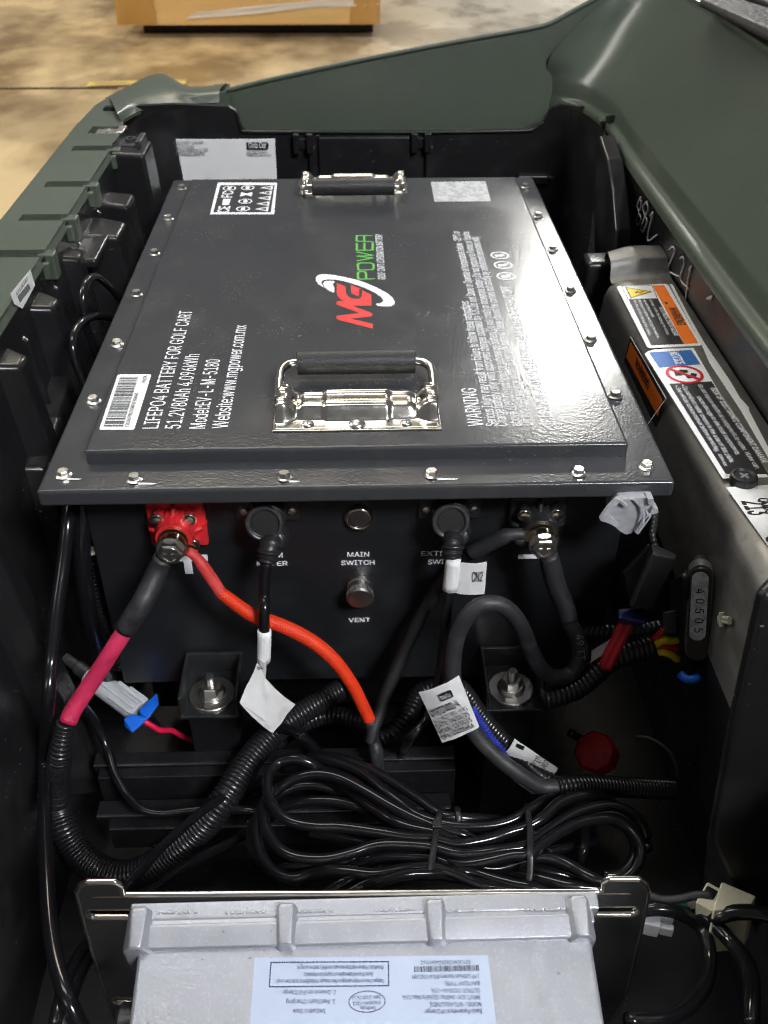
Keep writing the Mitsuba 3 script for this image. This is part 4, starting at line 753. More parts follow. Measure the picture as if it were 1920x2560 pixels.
# red braided cable to the coil
RC = 'red_braided_cable'; say(RC, 'bright red braided cable from the red terminal down across the battery front', 'cable')
put(RC + '__lug', lug(A(-.1236, -.0285, -.0565), A(*(-0.1124, -0.0285, -0.0612)) - A(-.1236, -.0285, -.0565), l=.017, w=.005), 'yellow_zinc', 30)
k = put(RC + '__heat_shrink', tube([(-0.1131, -0.031, -0.0592), (-0.1086, -0.031, -0.0642), (-0.1048, -0.032, -0.071), (-0.0988, -0.034, -0.0829), (-0.0935, -0.036, -0.0938)], [.0032, .0034, .0042, .0042, .0041], 18, .0025), 'red_shrink', True); say(k, 'salmon red heat shrink sleeve')
bt, bu = tube([(-0.094, -0.036, -0.0925), (-0.0905, -0.037, -0.095), (-0.0745, -0.038, -0.1107), (-0.0543, -0.04, -0.1197), (-0.0349, -0.043, -0.1315), (-0.0199, -0.046, -0.1471), (-0.008, -0.048, -0.1688), (0, -0.05, -0.1902), (0.0056, -0.052, -0.2061)], [.0041, .0044, .0049, .0050, .0050, .0049, .0047, .0046, .0045], 24, .002, uv=True)
put(RC + '__braid', bt, 'red_braid', True, uv=bu)
k = put(RC + '__heat_shrink', tube([(0.0053, -0.052, -0.2041), (0.0079, -0.055, -0.2244), (0.0095, -0.06, -0.2299), (0.012, -0.066, -0.2538), (0.0151, -0.0819, -0.255)], [.0047, .0048, .0052, .0046, .0045], 18, .0025), 'shrink_black', True); say(k, 'black heat shrink sleeve')

# negative cable
NC = 'negative_battery_cable'; say(NC, 'thick dark grey battery cable looping down from the black terminal', 'cable')
put(NC + '__lug', lug(A(.1215, -.0262, -.0575), A(*(0.1267, -0.0262, -0.0706)) - A(.1215, -.0262, -.0575), l=.022, w=.0075), 'yellow_zinc', 30)
put(NC + '__heat_shrink', tube([(0.1261, -0.03, -0.0675), (0.1292, -0.031, -0.0784), (0.1341, -0.034, -0.0938), (0.1408, -0.04, -0.108), (0.1432, -0.046, -0.1165)], [.0064, .0070, .0068, .0065, .0062], 20, .003), 'shrink_black', True)
put(NC + '__conductor', tube([(0.1417, -0.044, -0.1145), (0.1502, -0.048, -0.1291), (0.1525, -0.052, -0.1421), (0.1482, -0.056, -0.154), (0.1379, -0.06, -0.1553), (0.1261, -0.062, -0.1471), (0.1163, -0.062, -0.1288), (0.1085, -0.062, -0.1079), (0.1007, -0.062, -0.093), (0.0908, -0.062, -0.0834), (0.0792, -0.063, -0.0822), (0.0696, -0.065, -0.0904), (0.0638, -0.067, -0.1051), (0.0615, -0.07, -0.1214), (0.0618, -0.075, -0.1384), (0.0669, -0.082, -0.1583), (0.0775, -0.09, -0.1779), (0.0928, -0.098, -0.1931), (0.109, -0.104, -0.2049), (0.1243, -0.106, -0.2156), (0.1375, -0.106, -0.2168)], .0056, 20, .003), 'cable_matt', True)
k = put(NC + '__conduit', conduit([(0.135, -0.106, -0.2167), (0.1446, -0.104, -0.2184), (0.1632, -0.098, -0.2262), (0.1939, -0.09, -0.2405), (0.2322, -0.08, -0.2579)], [.0074, .0076, .0076, .0076, .0076]), 'conduit_black', 60); say(k, 'black corrugated conduit at the lower right')
# black braided sleeve from the negative terminal
BC = 'black_braided_cable'; say(BC, 'black braided cable from the black terminal behind the socket cable and down', 'cable')
put(BC + '__lug', lug(A(.1215, -.0285, -.0575), A(*(0.1091, -0.0285, -0.0517)) - A(.1215, -.0285, -.0575), l=.017, w=.005), 'yellow_zinc', 30)
put(BC + '__heat_shrink', tube([(0.1092, -0.028, -0.0521), (0.1003, -0.028, -0.052), (0.0955, -0.027, -0.0545), (0.0859, -0.025, -0.0625), (0.0748, -0.022, -0.0729)], [.0040, .0042, .0054, .0054, .0054], 18, .003), 'shrink_black', True)
bt, bu = tube([(0.0755, -0.022, -0.072), (0.0692, -0.016, -0.0857), (0.0544, -0.014, -0.1109), (0.0416, -0.018, -0.1382), (0.0283, -0.026, -0.1698), (0.017, -0.036, -0.1957), (0.0126, -0.046, -0.2046), (0.0081, -0.055, -0.2094), (0.0054, -0.06, -0.2188)], [.0048, .0046, .0046, .0048, .0050, .0048, .0046, .0044, .0042], 24, .003, uv=True)
put(BC + '__braid', bt, 'black_braid', True, uv=bu)

# socket plugs with their cables
def plug(key, pts, r, lab):
    k = put(key, tube(pts, r, 24, .0006, lambda s: 1 + .085 * np.clip(np.sin(s / .0046 * 2 * np.pi) * 4, -1, 1) * (s > s[-1] * .35)), 'connector_black', 40); return k
say('meter_cable', 'black cable plugged into the left socket of the battery front', 'cable')
plug('meter_cable__plug', [(-0.0551, -0.008, -0.064), (-0.0566, -0.015, -0.0626), (-0.0585, -0.023, -0.059), (-0.0594, -0.027, -0.0595), (-0.0602, -0.029, -0.062), (-0.0609, -0.031, -0.0653), (-0.0621, -0.034, -0.0686)], [.0078, .0078, .0074, .0072, .0076, .0070, .0058], '')
put('meter_cable__conductor', tube([(-0.0619, -0.033, -0.0678), (-0.0638, -0.036, -0.0786), (-0.0648, -0.04, -0.0923), (-0.0645, -0.048, -0.0965), (-0.0655, -0.052, -0.114), (-0.0673, -0.055, -0.1375), (-0.0702, -0.06, -0.1597), (-0.0646, -0.07, -0.1821), (-0.0509, -0.0364, -0.235), (-0.0327, -0.059, -0.235), (-0.0391, -0.0655, -0.228), (-0.0204, -0.072, -0.222), (0.0014, -0.0842, -0.218), (0.0231, -0.1018, -0.215), (0.0397, -0.1181, -0.212), (0.0515, -0.131, -0.21), (0.0615, -0.1334, -0.21), (0.0804, -0.1319, -0.215), (0.0951, -0.1262, -0.225)], [.0041, .0039, .0037, .0037, .0037, .0037, .0037, .004, .0046, .0046, .0038, .0038, .0038, .0038, .0038, .0036, .0036, .0036, .0036], 16, .003), 'cable_gloss', True)
k = put('meter_cable__marker_sleeve', tube([(-0.0653, -0.0525, -0.1118), (-0.0673, -0.055, -0.1375)], .0048, 20, .004), 'label_white', True)
k = put('blank_cable_tag', [patch([(-0.0704, -0.058, -0.1325), (-0.0649, -0.06, -0.1347), (-0.0666, -0.06, -0.1505), (-0.0697, -0.06, -0.1493)], (0, -.001, 0), 8, 8, .0003), patch([(-0.0715, -0.058, -0.1365), (-0.0664, -0.062, -0.1489), (-0.0656, -0.086, -0.1648), (-0.0832, -0.08, -0.1518)], (0, .0, 0), 10, 10, .0003, .002, 2), patch([(-0.0666, -0.062, -0.1475), (-0.0473, -0.066, -0.1703), (-0.0617, -0.086, -0.1771), (-0.0832, -0.08, -0.1518)], (0, -.002, .0), 14, 12, .0003, .003, 4)], 'paper_grey', 40)
say(k, 'folded blank grey white paper tag hanging on the left socket cable', 'tag')
put(k + '__print', text('#4', *[(-0.0709, -0.0612, -0.1404), (-0.067, -0.0612, -0.1392)], A(0, .0, .0038), lift=.0004), 'black_ink', False)
say('switch_cable', 'black cable plugged into the right socket of the battery front', 'cable')
plug('switch_cable__plug', [(0.0689, -0.008, -0.0637), (0.0667, -0.015, -0.0624), (0.0632, -0.023, -0.0589), (0.0617, -0.027, -0.0594), (0.0615, -0.029, -0.0616), (0.0613, -0.031, -0.0643), (0.0615, -0.034, -0.0676)], [.0076, .0076, .0072, .0070, .0074, .0068, .0056], '')
put('switch_cable__conductor', tube([(0.0615, -0.033, -0.0665), (0.0614, -0.036, -0.0785), (0.0599, -0.038, -0.0915), (0.0591, -0.042, -0.1009), (0.0576, -0.046, -0.1231), (0.0562, -0.05, -0.1461), (0.0532, -0.058, -0.1608), (0.0462, -0.07, -0.1808), (0.0328, -0.08, -0.1932), (0.0291, -0.0387, -0.262), (0.0244, -0.0459, -0.268), (0.0231, -0.0488, -0.275)], [.0036, .0036, .0035, .0034, .0034, .0034, .0034, .0032, .0032, .0031, .0031, .0031], 16, .003), 'cable_gloss', True)
put('switch_cable__marker_sleeve', tube([(0.0621, -0.0345, -0.0664), (0.0606, -0.0375, -0.0908)], .0052, 20, .004), 'paper', True)
tp = [(0.0642, -0.037, -0.0678), (0.0843, -0.037, -0.0677), (0.0845, -0.037, -0.0964), (0.0638, -0.037, -0.0947)]
k = put('cable_tag', patch(tp, (0, -.001, 0), 14, 10, .0003, .0012, 3), 'paper', 40); say(k, 'dirty white paper tag printed CN2 on the right socket cable', 'tag')
put('cable_tag__print', text('CN2', *[(0.0748, -0.0385, -0.0835), (0.0821, -0.0385, -0.0833)], A(0, 0, .0085), lift=.0003), 'black_ink', False)

# large printed paper tag on the negative cable
tg = [(0.037, -0.094, -0.13), (0.0628, -0.094, -0.1157), (0.0789, -0.094, -0.1651), (0.0543, -0.094, -0.1803)]
k = put('printed_cable_tag', patch(tg, (0, -.0035, .002), 16, 12, .0003, .0018, 6), 'paper', 40); say(k, 'large white paper tag with black logo and part numbers on the grey cable', 'tag')
p0, px, py = A(*tg[3]), A(*tg[2]) - A(*tg[3]), A(*tg[0]) - A(*tg[3]); ph = A(0, -.0040, .0026)
nT = unit(np.cross(px, py)); nT = nT if nT[1] < 0 else -nT
def tl(s, u0, u1, v, h, bold=False):
    f = lambda u: 4 * v * (1 - v) * 0
    return text(s, p0 + px * u0 + py * v + nT * .0052, p0 + px * u1 + py * v + nT * .0052, py * h, bold=bold, lift=0)
pr_ = [tl('47787274001-A', .10, .84, .58, .13, True), tl('ECI JRZ3 REV-A B1', .10, .96, .475, .07), tl('DATE: 04/01/25', .10, .95, .365, .082, True), tl('HOUR: 13:38:55', .10, .95, .25, .082, True), tl('OPA: 0303565A', .10, .95, .135, .082, True)]
put('printed_cable_tag__print', pr_, 'black_ink', False)
put('printed_cable_tag__logo', decal([p0 + px * a + py * b + nT * .0050 for a, b in ((.44, .78), (.76, .78), (.76, .91), (.44, .91))], nT, 0, .0001, r=.0008), 'black_ink', False)
put('printed_cable_tag__logo', tl('Club Car', .47, .73, .81, .07), 'label_white', False)
# second printed tag further down
tg = [(0.0993, -0.088, -0.2004), (0.1054, -0.088, -0.1856), (0.1394, -0.088, -0.2189), (0.1333, -0.088, -0.2288)]
k = put('printed_cable_tag_001', [patch(tg, (0, -.002, .001), 14, 8, .0003, .001, 8), patch([(0.1003, -0.1, -0.2093), (0.1134, -0.1, -0.2195), (0.1248, -0.1, -0.2298), (0.1205, -0.1, -0.2327)], (0, 0, 0), 8, 6, .0003, .002, 9)], 'paper', 40); say(k, 'smaller white printed tag half hidden behind the grey battery cable', 'tag')
p0, px, py = A(*tg[0]), A(*tg[3]) - A(*tg[0]), A(*tg[1]) - A(*tg[0])
nT = unit(np.cross(px, py)); nT = nT if nT[1] < 0 else -nT
q0, qx, qy = A(*(0.1207, -0.0905, -0.2192)), A(*(0.1272, -0.0905, -0.2022)) - A(*(0.1207, -0.0905, -0.2192)), A(*(0.1178, -0.0905, -0.2165)) - A(*(0.1207, -0.0905, -0.2192))
put('printed_cable_tag_001__print', [text('7787275', q0, q0 + qx, qy * 1.3, lift=.0006), text('5040601', q0 + (A(*tg[3]) - A(*tg[0])) * .16, q0 + qx + (A(*tg[3]) - A(*tg[0])) * .16, qy * 1.3, lift=.0006)], 'black_ink', False)
put('printed_cable_tag_001__logo', decal([(0.107, -0.0895, -0.1877), (0.1127, -0.0895, -0.1911), (0.1118, -0.0895, -0.195), (0.1068, -0.0895, -0.1914)], nT, .0012), 'black_ink', False)

# conduit with blue wires showing through its slit
BW = 'blue_wire_conduit'; say(BW, 'black corrugated conduit with blue wires showing through its slit', 'conduit')
cp = [(0.0653, -0.08, -0.1411), (0.0714, -0.08, -0.1503), (0.077, -0.08, -0.1615), (0.0841, -0.08, -0.174), (0.0926, -0.081, -0.1865), (0.1025, -0.082, -0.1994), (0.1108, -0.084, -0.2082), (0.1228, -0.09, -0.2204), (0.1356, -0.096, -0.2255)]
put(BW + '__conduit', conduit(cp, .0062, .0034), 'conduit_black', 60)
bs = [(0.0743, -0.0845, -0.1555), (0.0801, -0.0845, -0.1677), (0.0872, -0.0855, -0.1815), (0.095, -0.0865, -0.1937), (0.101, -0.0875, -0.202)]
mm = tube(bs, .0030, 12, .0005, lambda s: .55 + .45 * np.clip(np.sin(s / .0034 * 2 * np.pi) * 3, -1, 1))
k = put(BW + '__wire', mm, 'blue_sleeve', 40); say(k, 'blue wires in the slit')

# loose cables on the left
thing_tube('left_cable', [(-0.1954, 0.005, -0.0441), (-0.1947, -0.01, -0.0504), (-0.1978, -0.025, -0.07), (-0.202, -0.045, -0.0933), (-0.2063, -0.065, -0.1207), (-0.2086, -0.085, -0.1437), (-0.2281, -0.0731, -0.215), (-0.2148, -0.1239, -0.21), (-0.1995, -0.1725, -0.2), (-0.1874, -0.2098, -0.195), (-0.1746, -0.2409, -0.19), (-0.1641, -0.2595, -0.19), (-0.1571, -0.2687, -0.2), (-0.1494, -0.2778, -0.21)], .0047, 'cable_gloss', 'long glossy black cable running down the left side of the picture', 'cable', n=20, step=.004)
thing_tube('left_cable', [(-0.1881, 0.01, -0.046), (-0.1906, 0, -0.0662), (-0.1942, -0.005, -0.0952), (-0.1969, -0.005, -0.1301), (-0.1995, 0, -0.1674), (-0.1999, 0.005, -0.2022), (-0.1993, 0.012, -0.2358)], .0060, 'cable_gloss', 'short black cable between the long left cable and the battery front', 'cable', n=18, step=.004)
thing_tube('thin_cable', [(-0.2078, -0.0417, -0.19), (-0.2061, -0.0372, -0.2), (-0.2026, -0.0346, -0.215), (-0.1982, -0.0375, -0.23), (-0.1931, -0.0456, -0.24), (-0.1856, -0.0626, -0.245), (-0.1751, -0.0778, -0.25), (-0.1618, -0.0913, -0.25), (-0.146, -0.0961, -0.25), (-0.1292, -0.0957, -0.248), (-0.1071, -0.0965, -0.245), (-0.0863, -0.1021, -0.24), (-0.0763, -0.1039, -0.24), (-0.0655, -0.1019, -0.25)], .0033, 'cable_gloss', 'thin black cable curving under the magenta sleeve towards the coil', 'cable', n=14, step=.004)
thing_tube('looped_cable', [(-0.218, 0.2163, -0.0562), (-0.222, 0.2118, -0.0279), (-0.222, 0.2057, -0.0025), (-0.221, 0.2124, 0.0138), (-0.22, 0.2285, 0.018), (-0.218, 0.2461, 0.0137), (-0.215, 0.258, 0.0039), (-0.212, 0.2742, -0.0129), (-0.208, 0.2857, -0.0319)], .0032, 'cable_gloss', 'far loop of black cable left of the battery lid', 'cable', group=None, n=16, step=.003)
thing_tube('looped_cable', [(-0.212, 0.1467, -0.0429), (-0.217, 0.1519, -0.0305), (-0.221, 0.1563, -0.0167), (-0.222, 0.1621, -0.006), (-0.222, 0.1757, -0.0016), (-0.22, 0.1946, -0.0018), (-0.217, 0.2229, -0.011), (-0.213, 0.2507, -0.0259), (-0.208, 0.2764, -0.0428)], .0033, 'cable_gloss', 'near loop of black cable left of the battery lid', 'cable', group=None, n=16, step=.003)
thing_tube('charger_lead', [(-0.0805, -0.0631, -0.255), (-0.0983, -0.0922, -0.235), (-0.1146, -0.1201, -0.22), (-0.1299, -0.1576, -0.2), (-0.135, -0.1916, -0.175), (-0.1386, -0.2151, -0.16), (-0.146, -0.2224, -0.17)], .0032, 'cable_gloss', 'upper of two thin black leads rising from behind the left charger ear', 'cable', n=14, step=.004)
thing_tube('charger_lead', [(-0.0837, -0.1056, -0.262), (-0.101, -0.1332, -0.24), (-0.1172, -0.1599, -0.22), (-0.1247, -0.1917, -0.19), (-0.1291, -0.2173, -0.165), (-0.1392, -0.2182, -0.18)], .0031, 'cable_gloss', 'lower of two thin black leads rising from behind the left charger ear', 'cable', n=14, step=.004)
TW = 'twin_cable'; say(TW, 'pair of glossy black cables at the bottom left corner below the charger ear', 'cable')
for dx in (0, 78):
    put(TW + '__strand', tube([(-0.1726, -0.175, -0.255), (-0.1735, -0.1954, -0.24), (-0.1744, -0.2156, -0.225), (-0.1731, -0.2349, -0.21), (-0.1712, -0.2507, -0.2), (-0.1699, -0.2634, -0.195), (-0.1694, -0.2739, -0.195)] if dx == 0 else [(-0.1675, -0.178, -0.258), (-0.1686, -0.1982, -0.243), (-0.17, -0.2175, -0.228), (-0.1687, -0.236, -0.213), (-0.1671, -0.2512, -0.203), (-0.1662, -0.2633, -0.198), (-0.1657, -0.2737, -0.198)], .0042, 16, .004), 'cable_gloss', True)

# ------------------------------------------------------------------ the coiled charger cable
CC = 'coiled_cable'; say(CC, 'coil of glossy black cable tied in a bundle between battery and charger', 'cable')
def strand(P, r=.0037): put(CC + '__strand', tube(P, r, 14, .003), 'cable_gloss', True)
strand([(-0.0054, -0.0949, -0.246), (-0.0178, -0.0887, -0.232), (-0.0298, -0.0882, -0.216), (-0.0375, -0.0872, -0.208), (-0.0489, -0.0854, -0.205), (-0.0604, -0.0873, -0.207), (-0.0663, -0.0993, -0.208), (-0.0649, -0.1158, -0.207), (-0.0579, -0.1295, -0.205), (-0.0473, -0.1384, -0.204), (-0.0323, -0.1429, -0.203), (-0.0158, -0.1438, -0.203), (0.0088, -0.1483, -0.203), (0.0292, -0.152, -0.204), (0.0448, -0.1529, -0.205), (0.0592, -0.1566, -0.206), (0.0703, -0.1559, -0.206), (0.0834, -0.153, -0.206), (0.096, -0.1485, -0.206), (0.1075, -0.1458, -0.205), (0.1185, -0.1405, -0.203), (0.1299, -0.13, -0.203), (0.1419, -0.1236, -0.205), (0.1546, -0.1199, -0.208), (0.1698, -0.1154, -0.22), (0.1839, -0.111, -0.24)])
strand([(-0.0734, -0.1087, -0.236), (-0.0661, -0.1016, -0.226), (-0.0588, -0.0989, -0.22), (-0.0472, -0.0952, -0.214), (-0.0321, -0.0945, -0.211), (-0.0162, -0.0992, -0.21), (0.0011, -0.111, -0.209), (0.0179, -0.1237, -0.209), (0.0304, -0.1314, -0.21), (0.0467, -0.1395, -0.211), (0.059, -0.1431, -0.212), (0.0675, -0.1454, -0.214), (0.0792, -0.1451, -0.22), (0.0946, -0.1445, -0.226)])
strand([(-0.0392, -0.065, -0.23), (-0.0313, -0.0719, -0.222), (-0.0166, -0.079, -0.219), (0.0013, -0.0923, -0.216), (0.0142, -0.1083, -0.213), (0.0266, -0.1208, -0.212), (0.0363, -0.1308, -0.211), (0.0478, -0.1361, -0.211), (0.0592, -0.1392, -0.211), (0.0722, -0.1403, -0.211), (0.0871, -0.1397, -0.211), (0.0997, -0.1365, -0.21), (0.111, -0.1303, -0.209), (0.1226, -0.1211, -0.212), (0.1356, -0.1092, -0.222)])
strand([(-0.0189, -0.0852, -0.238), (-0.0095, -0.0995, -0.226), (0.0052, -0.1181, -0.219), (0.0177, -0.1311, -0.214), (0.03, -0.1388, -0.212), (0.0464, -0.1443, -0.211), (0.0586, -0.1478, -0.213), (0.0677, -0.1467, -0.219), (0.0874, -0.1463, -0.226)])
strand([(-0.0591, -0.1005, -0.24), (-0.0508, -0.101, -0.236), (-0.0381, -0.1013, -0.232), (-0.0211, -0.1036, -0.23), (-0.0052, -0.1082, -0.23), (0.0095, -0.1179, -0.228), (0.0264, -0.1308, -0.226), (0.0428, -0.14, -0.222)])
strand([(-0.0583, -0.0952, -0.222), (-0.0668, -0.1083, -0.217), (-0.0675, -0.1255, -0.213), (-0.0647, -0.1397, -0.211), (-0.0567, -0.1536, -0.209), (-0.0465, -0.1611, -0.208), (-0.0351, -0.1643, -0.207), (-0.0221, -0.1649, -0.206), (-0.0076, -0.1619, -0.205), (0.0045, -0.1583, -0.204), (0.0167, -0.1577, -0.203), (0.0409, -0.16, -0.203), (0.0583, -0.1655, -0.203), (0.0716, -0.1659, -0.203), (0.0859, -0.1648, -0.202), (0.1039, -0.1624, -0.202), (0.1153, -0.1545, -0.202), (0.1321, -0.1424, -0.203), (0.147, -0.134, -0.205), (0.1644, -0.1286, -0.208), (0.1781, -0.1295, -0.212), (0.1881, -0.1339, -0.22), (0.1929, -0.1394, -0.23)])
strand([(-0.0379, -0.1213, -0.24), (-0.0253, -0.1279, -0.235), (-0.0122, -0.1359, -0.23), (0.0005, -0.1425, -0.225), (0.0212, -0.1517, -0.218), (0.0429, -0.1591, -0.212), (0.0582, -0.1695, -0.208), (0.0686, -0.172, -0.205), (0.0809, -0.1717, -0.202), (0.0935, -0.1701, -0.2), (0.1042, -0.1702, -0.199), (0.1116, -0.1652, -0.199), (0.1212, -0.1582, -0.199), (0.1384, -0.1482, -0.2), (0.1572, -0.1426, -0.203), (0.1718, -0.143, -0.208), (0.1806, -0.1501, -0.214), (0.183, -0.1569, -0.22), (0.1793, -0.1636, -0.226), (0.1725, -0.1672, -0.232), (0.1621, -0.1669, -0.238)])
strand([(-0.0096, -0.1597, -0.225), (0.002, -0.1593, -0.217), (0.0167, -0.1602, -0.212), (0.0288, -0.1617, -0.211), (0.0425, -0.1636, -0.21), (0.0566, -0.1691, -0.21), (0.0734, -0.1701, -0.212), (0.0862, -0.1701, -0.214), (0.1025, -0.1667, -0.212), (0.1123, -0.1663, -0.208), (0.1222, -0.168, -0.208), (0.1314, -0.173, -0.208), (0.1396, -0.181, -0.206), (0.1476, -0.1862, -0.206), (0.1555, -0.1866, -0.21)])
strand([(-0.0712, -0.1127, -0.222), (-0.0725, -0.1283, -0.22), (-0.0705, -0.1439, -0.22), (-0.0658, -0.157, -0.219), (-0.0572, -0.1672, -0.217), (-0.0456, -0.1728, -0.215), (-0.035, -0.1719, -0.212), (-0.0236, -0.1737, -0.206), (-0.0108, -0.1766, -0.203), (0.0041, -0.1796, -0.202), (0.016, -0.1784, -0.202), (0.028, -0.1761, -0.202), (0.0415, -0.1754, -0.203), (0.0539, -0.1784, -0.204), (0.0619, -0.1817, -0.205), (0.0721, -0.1861, -0.206), (0.0836, -0.1872, -0.208), (0.1001, -0.1875, -0.21)])
strand([(-0.0775, -0.1128, -0.236), (-0.0772, -0.1349, -0.233), (-0.0721, -0.1454, -0.232), (-0.0638, -0.1554, -0.23), (-0.0541, -0.1625, -0.228), (-0.0443, -0.1651, -0.23)])
strand([(-0.0101, -0.214, -0.17), (-0.0037, -0.2005, -0.185), (0.0063, -0.1903, -0.195), (0.0237, -0.1821, -0.2), (0.0396, -0.1798, -0.202), (0.0549, -0.1772, -0.206), (0.0683, -0.1763, -0.208), (0.0803, -0.1807, -0.208), (0.0928, -0.1854, -0.207), (0.1037, -0.1888, -0.206), (0.1145, -0.1904, -0.21)])
strand([(-0.0239, -0.2144, -0.17), (-0.0166, -0.1954, -0.19), (-0.0062, -0.179, -0.208), (0.0034, -0.1709, -0.216), (0.0125, -0.1636, -0.22), (0.025, -0.1594, -0.222)])
strand([(0.082, -0.162, -0.225), (0.0926, -0.169, -0.219), (0.1052, -0.1741, -0.216), (0.1183, -0.1799, -0.214), (0.1313, -0.1851, -0.212), (0.1512, -0.1863, -0.214)])
strand([(0.0915, -0.1564, -0.228), (0.1039, -0.1636, -0.222), (0.1165, -0.169, -0.22), (0.1289, -0.1715, -0.221), (0.1418, -0.1739, -0.226)])
strand([(0.1573, -0.1653, -0.232), (0.1688, -0.1642, -0.232), (0.178, -0.157, -0.23), (0.1828, -0.1466, -0.228), (0.181, -0.1329, -0.23), (0.1752, -0.1222, -0.236)], .0035)
strand([(0.1559, -0.1164, -0.245), (0.1521, -0.1307, -0.232), (0.1485, -0.145, -0.226), (0.1454, -0.1525, -0.228), (0.1444, -0.1515, -0.24)], .0034)
strand([(0.1604, -0.1343, -0.24), (0.1481, -0.1392, -0.236), (0.135, -0.1446, -0.232), (0.1226, -0.1486, -0.23)], .0033)
for i, (P, r) in enumerate((([(-0.0835, -0.1068, -0.25), (-0.0766, -0.0979, -0.245), (-0.0624, -0.0891, -0.24), (-0.0444, -0.0834, -0.238), (-0.0262, -0.0846, -0.24), (-0.0081, -0.0905, -0.246)], .0034), ([(-0.0587, -0.0629, -0.245), (-0.0432, -0.0677, -0.238), (-0.0242, -0.0757, -0.23), (-0.0077, -0.087, -0.226), (0.0142, -0.1064, -0.224), (0.0351, -0.1259, -0.222), (0.0546, -0.138, -0.222), (0.0765, -0.1483, -0.224), (0.1054, -0.1557, -0.226)], .0034),
        ([(0.115, -0.1318, -0.235), (0.1329, -0.1295, -0.23), (0.152, -0.123, -0.228), (0.1757, -0.1201, -0.23), (0.1899, -0.1283, -0.234), (0.1933, -0.1455, -0.236)], .0036), ([(-0.0627, -0.1525, -0.236), (-0.048, -0.1549, -0.23), (-0.0296, -0.1543, -0.226), (-0.0079, -0.1553, -0.224), (0.0168, -0.1601, -0.222), (0.0487, -0.1691, -0.222), (0.0736, -0.1736, -0.222)], .0034))):
    strand(P, r)
# the ties round the bundle
def tie(key, P, lab, w=.0042):
    P = cr(np.asarray(P, float), 8); k = put(key, tube(P, w / 2, 8, .003, flat=(1, .55)), 'connector_black', 40); say(k, lab, 'cable tie', 'zip ties round the coil' if False else None); return k
k = tie('cable_tie', [(0.0534, -0.1219, -0.215), (0.0502, -0.1349, -0.2045), (0.0479, -0.1426, -0.2045), (0.0456, -0.1559, -0.199), (0.0441, -0.1648, -0.198), (0.0423, -0.1734, -0.1985), (0.0415, -0.1802, -0.199), (0.0424, -0.1777, -0.21)], 'left black cable tie round the coil, with its square lock on top')
put(k + '__lock', hullpts([(0.046, -0.1404, -0.2035), (0.0506, -0.1405, -0.2035), (0.0452, -0.1456, -0.2035), (0.0497, -0.1458, -0.2035), (0.0457, -0.1424, -0.2), (0.0503, -0.1425, -0.2), (0.045, -0.1476, -0.2), (0.0495, -0.1477, -0.2)], .0006), 'connector_black', 30)
k = tie('cable_tie', [(0.1118, -0.1218, -0.215), (0.1093, -0.136, -0.204), (0.108, -0.1505, -0.199), (0.1064, -0.1616, -0.197), (0.1046, -0.1724, -0.195), (0.1042, -0.178, -0.199), (0.1033, -0.1828, -0.203), (0.1018, -0.1886, -0.208)], 'right black cable tie round the coil')
k = tie('cable_tie', [(0.0632, -0.1247, -0.212), (0.0629, -0.1339, -0.205), (0.0636, -0.1379, -0.208)], 'short black cable tie at the top of the coil')

# conduits behind the coil
def cond(key, P, r, lab, pitch=.0038):
    k = put(key, conduit(P, r, pitch), 'conduit_black', 60); say(k, lab, 'conduit'); return k
cond('corrugated_conduit', [(0.014, -0.0201, -0.262), (0.0244, -0.0172, -0.258), (0.0359, -0.0069, -0.252), (0.046, 0.0106, -0.246), (0.0592, 0.0137, -0.24), (0.0756, 0.0096, -0.235)], .0078, 'short corrugated conduit under the middle of the battery front')
cond('corrugated_conduit', [(0.1278, -0.066, -0.1698), (0.1395, -0.064, -0.1687), (0.153, -0.06, -0.1652), (0.1645, -0.055, -0.1579), (0.173, -0.05, -0.1517), (0.1859, -0.048, -0.1471), (0.199, -0.046, -0.1438), (0.2063, -0.045, -0.1415)], .0082, 'corrugated conduit below the right connectors with yellow and red wires in its end')
cond('corrugated_conduit', [(0.1615, -0.01, -0.1603), (0.1715, -0.012, -0.1593), (0.1814, -0.014, -0.1584), (0.1912, -0.016, -0.1574), (0.206, -0.02, -0.1518), (0.2198, -0.02, -0.1479)], .0070, 'dark corrugated conduit behind the loop of the grey battery cable')
cond('corrugated_conduit', [(-0.1982, 0.03, -0.1069), (-0.2, 0.028, -0.1367), (-0.199, 0.026, -0.1681), (-0.1947, 0.024, -0.1961), (-0.1917, 0.02, -0.2179)], .0066, 'dark corrugated conduit between the left cables and the battery front')
cond('corrugated_conduit', [(-0.0821, -0.033, -0.27), (-0.0676, -0.0216, -0.262), (-0.046, -0.0067, -0.258), (-0.0237, -0.0018, -0.256), (0.0061, -0.0098, -0.256)], .0075, 'dark corrugated conduit crossing behind the blank tag')
thing_tube('hanging_cable', [(0.0386, -0.0463, -0.22), (0.0337, -0.0472, -0.24), (0.0273, -0.0505, -0.252), (0.0235, -0.06, -0.262)], .0032, 'cable_gloss', 'short black cable hanging below the middle of the battery front', 'cable', n=14, step=.003)
thing_tube('hanging_cable', [(-0.1607, -0.0896, -0.3), (-0.1297, -0.0771, -0.29), (-0.0942, -0.0708, -0.28), (-0.0808, -0.0557, -0.275), (-0.0711, -0.0333, -0.27)], .0036, 'cable_gloss', 'black cable lying on the bay floor beside the corrugated conduit', 'cable', n=14, step=.003)
put(NC + '__print', text('49 TT', *[(0.1455, -0.0575, -0.1165), (0.1501, -0.0575, -0.141)], A(.0050, 0, .0005), lift=.0004), 'grey_ink', False)
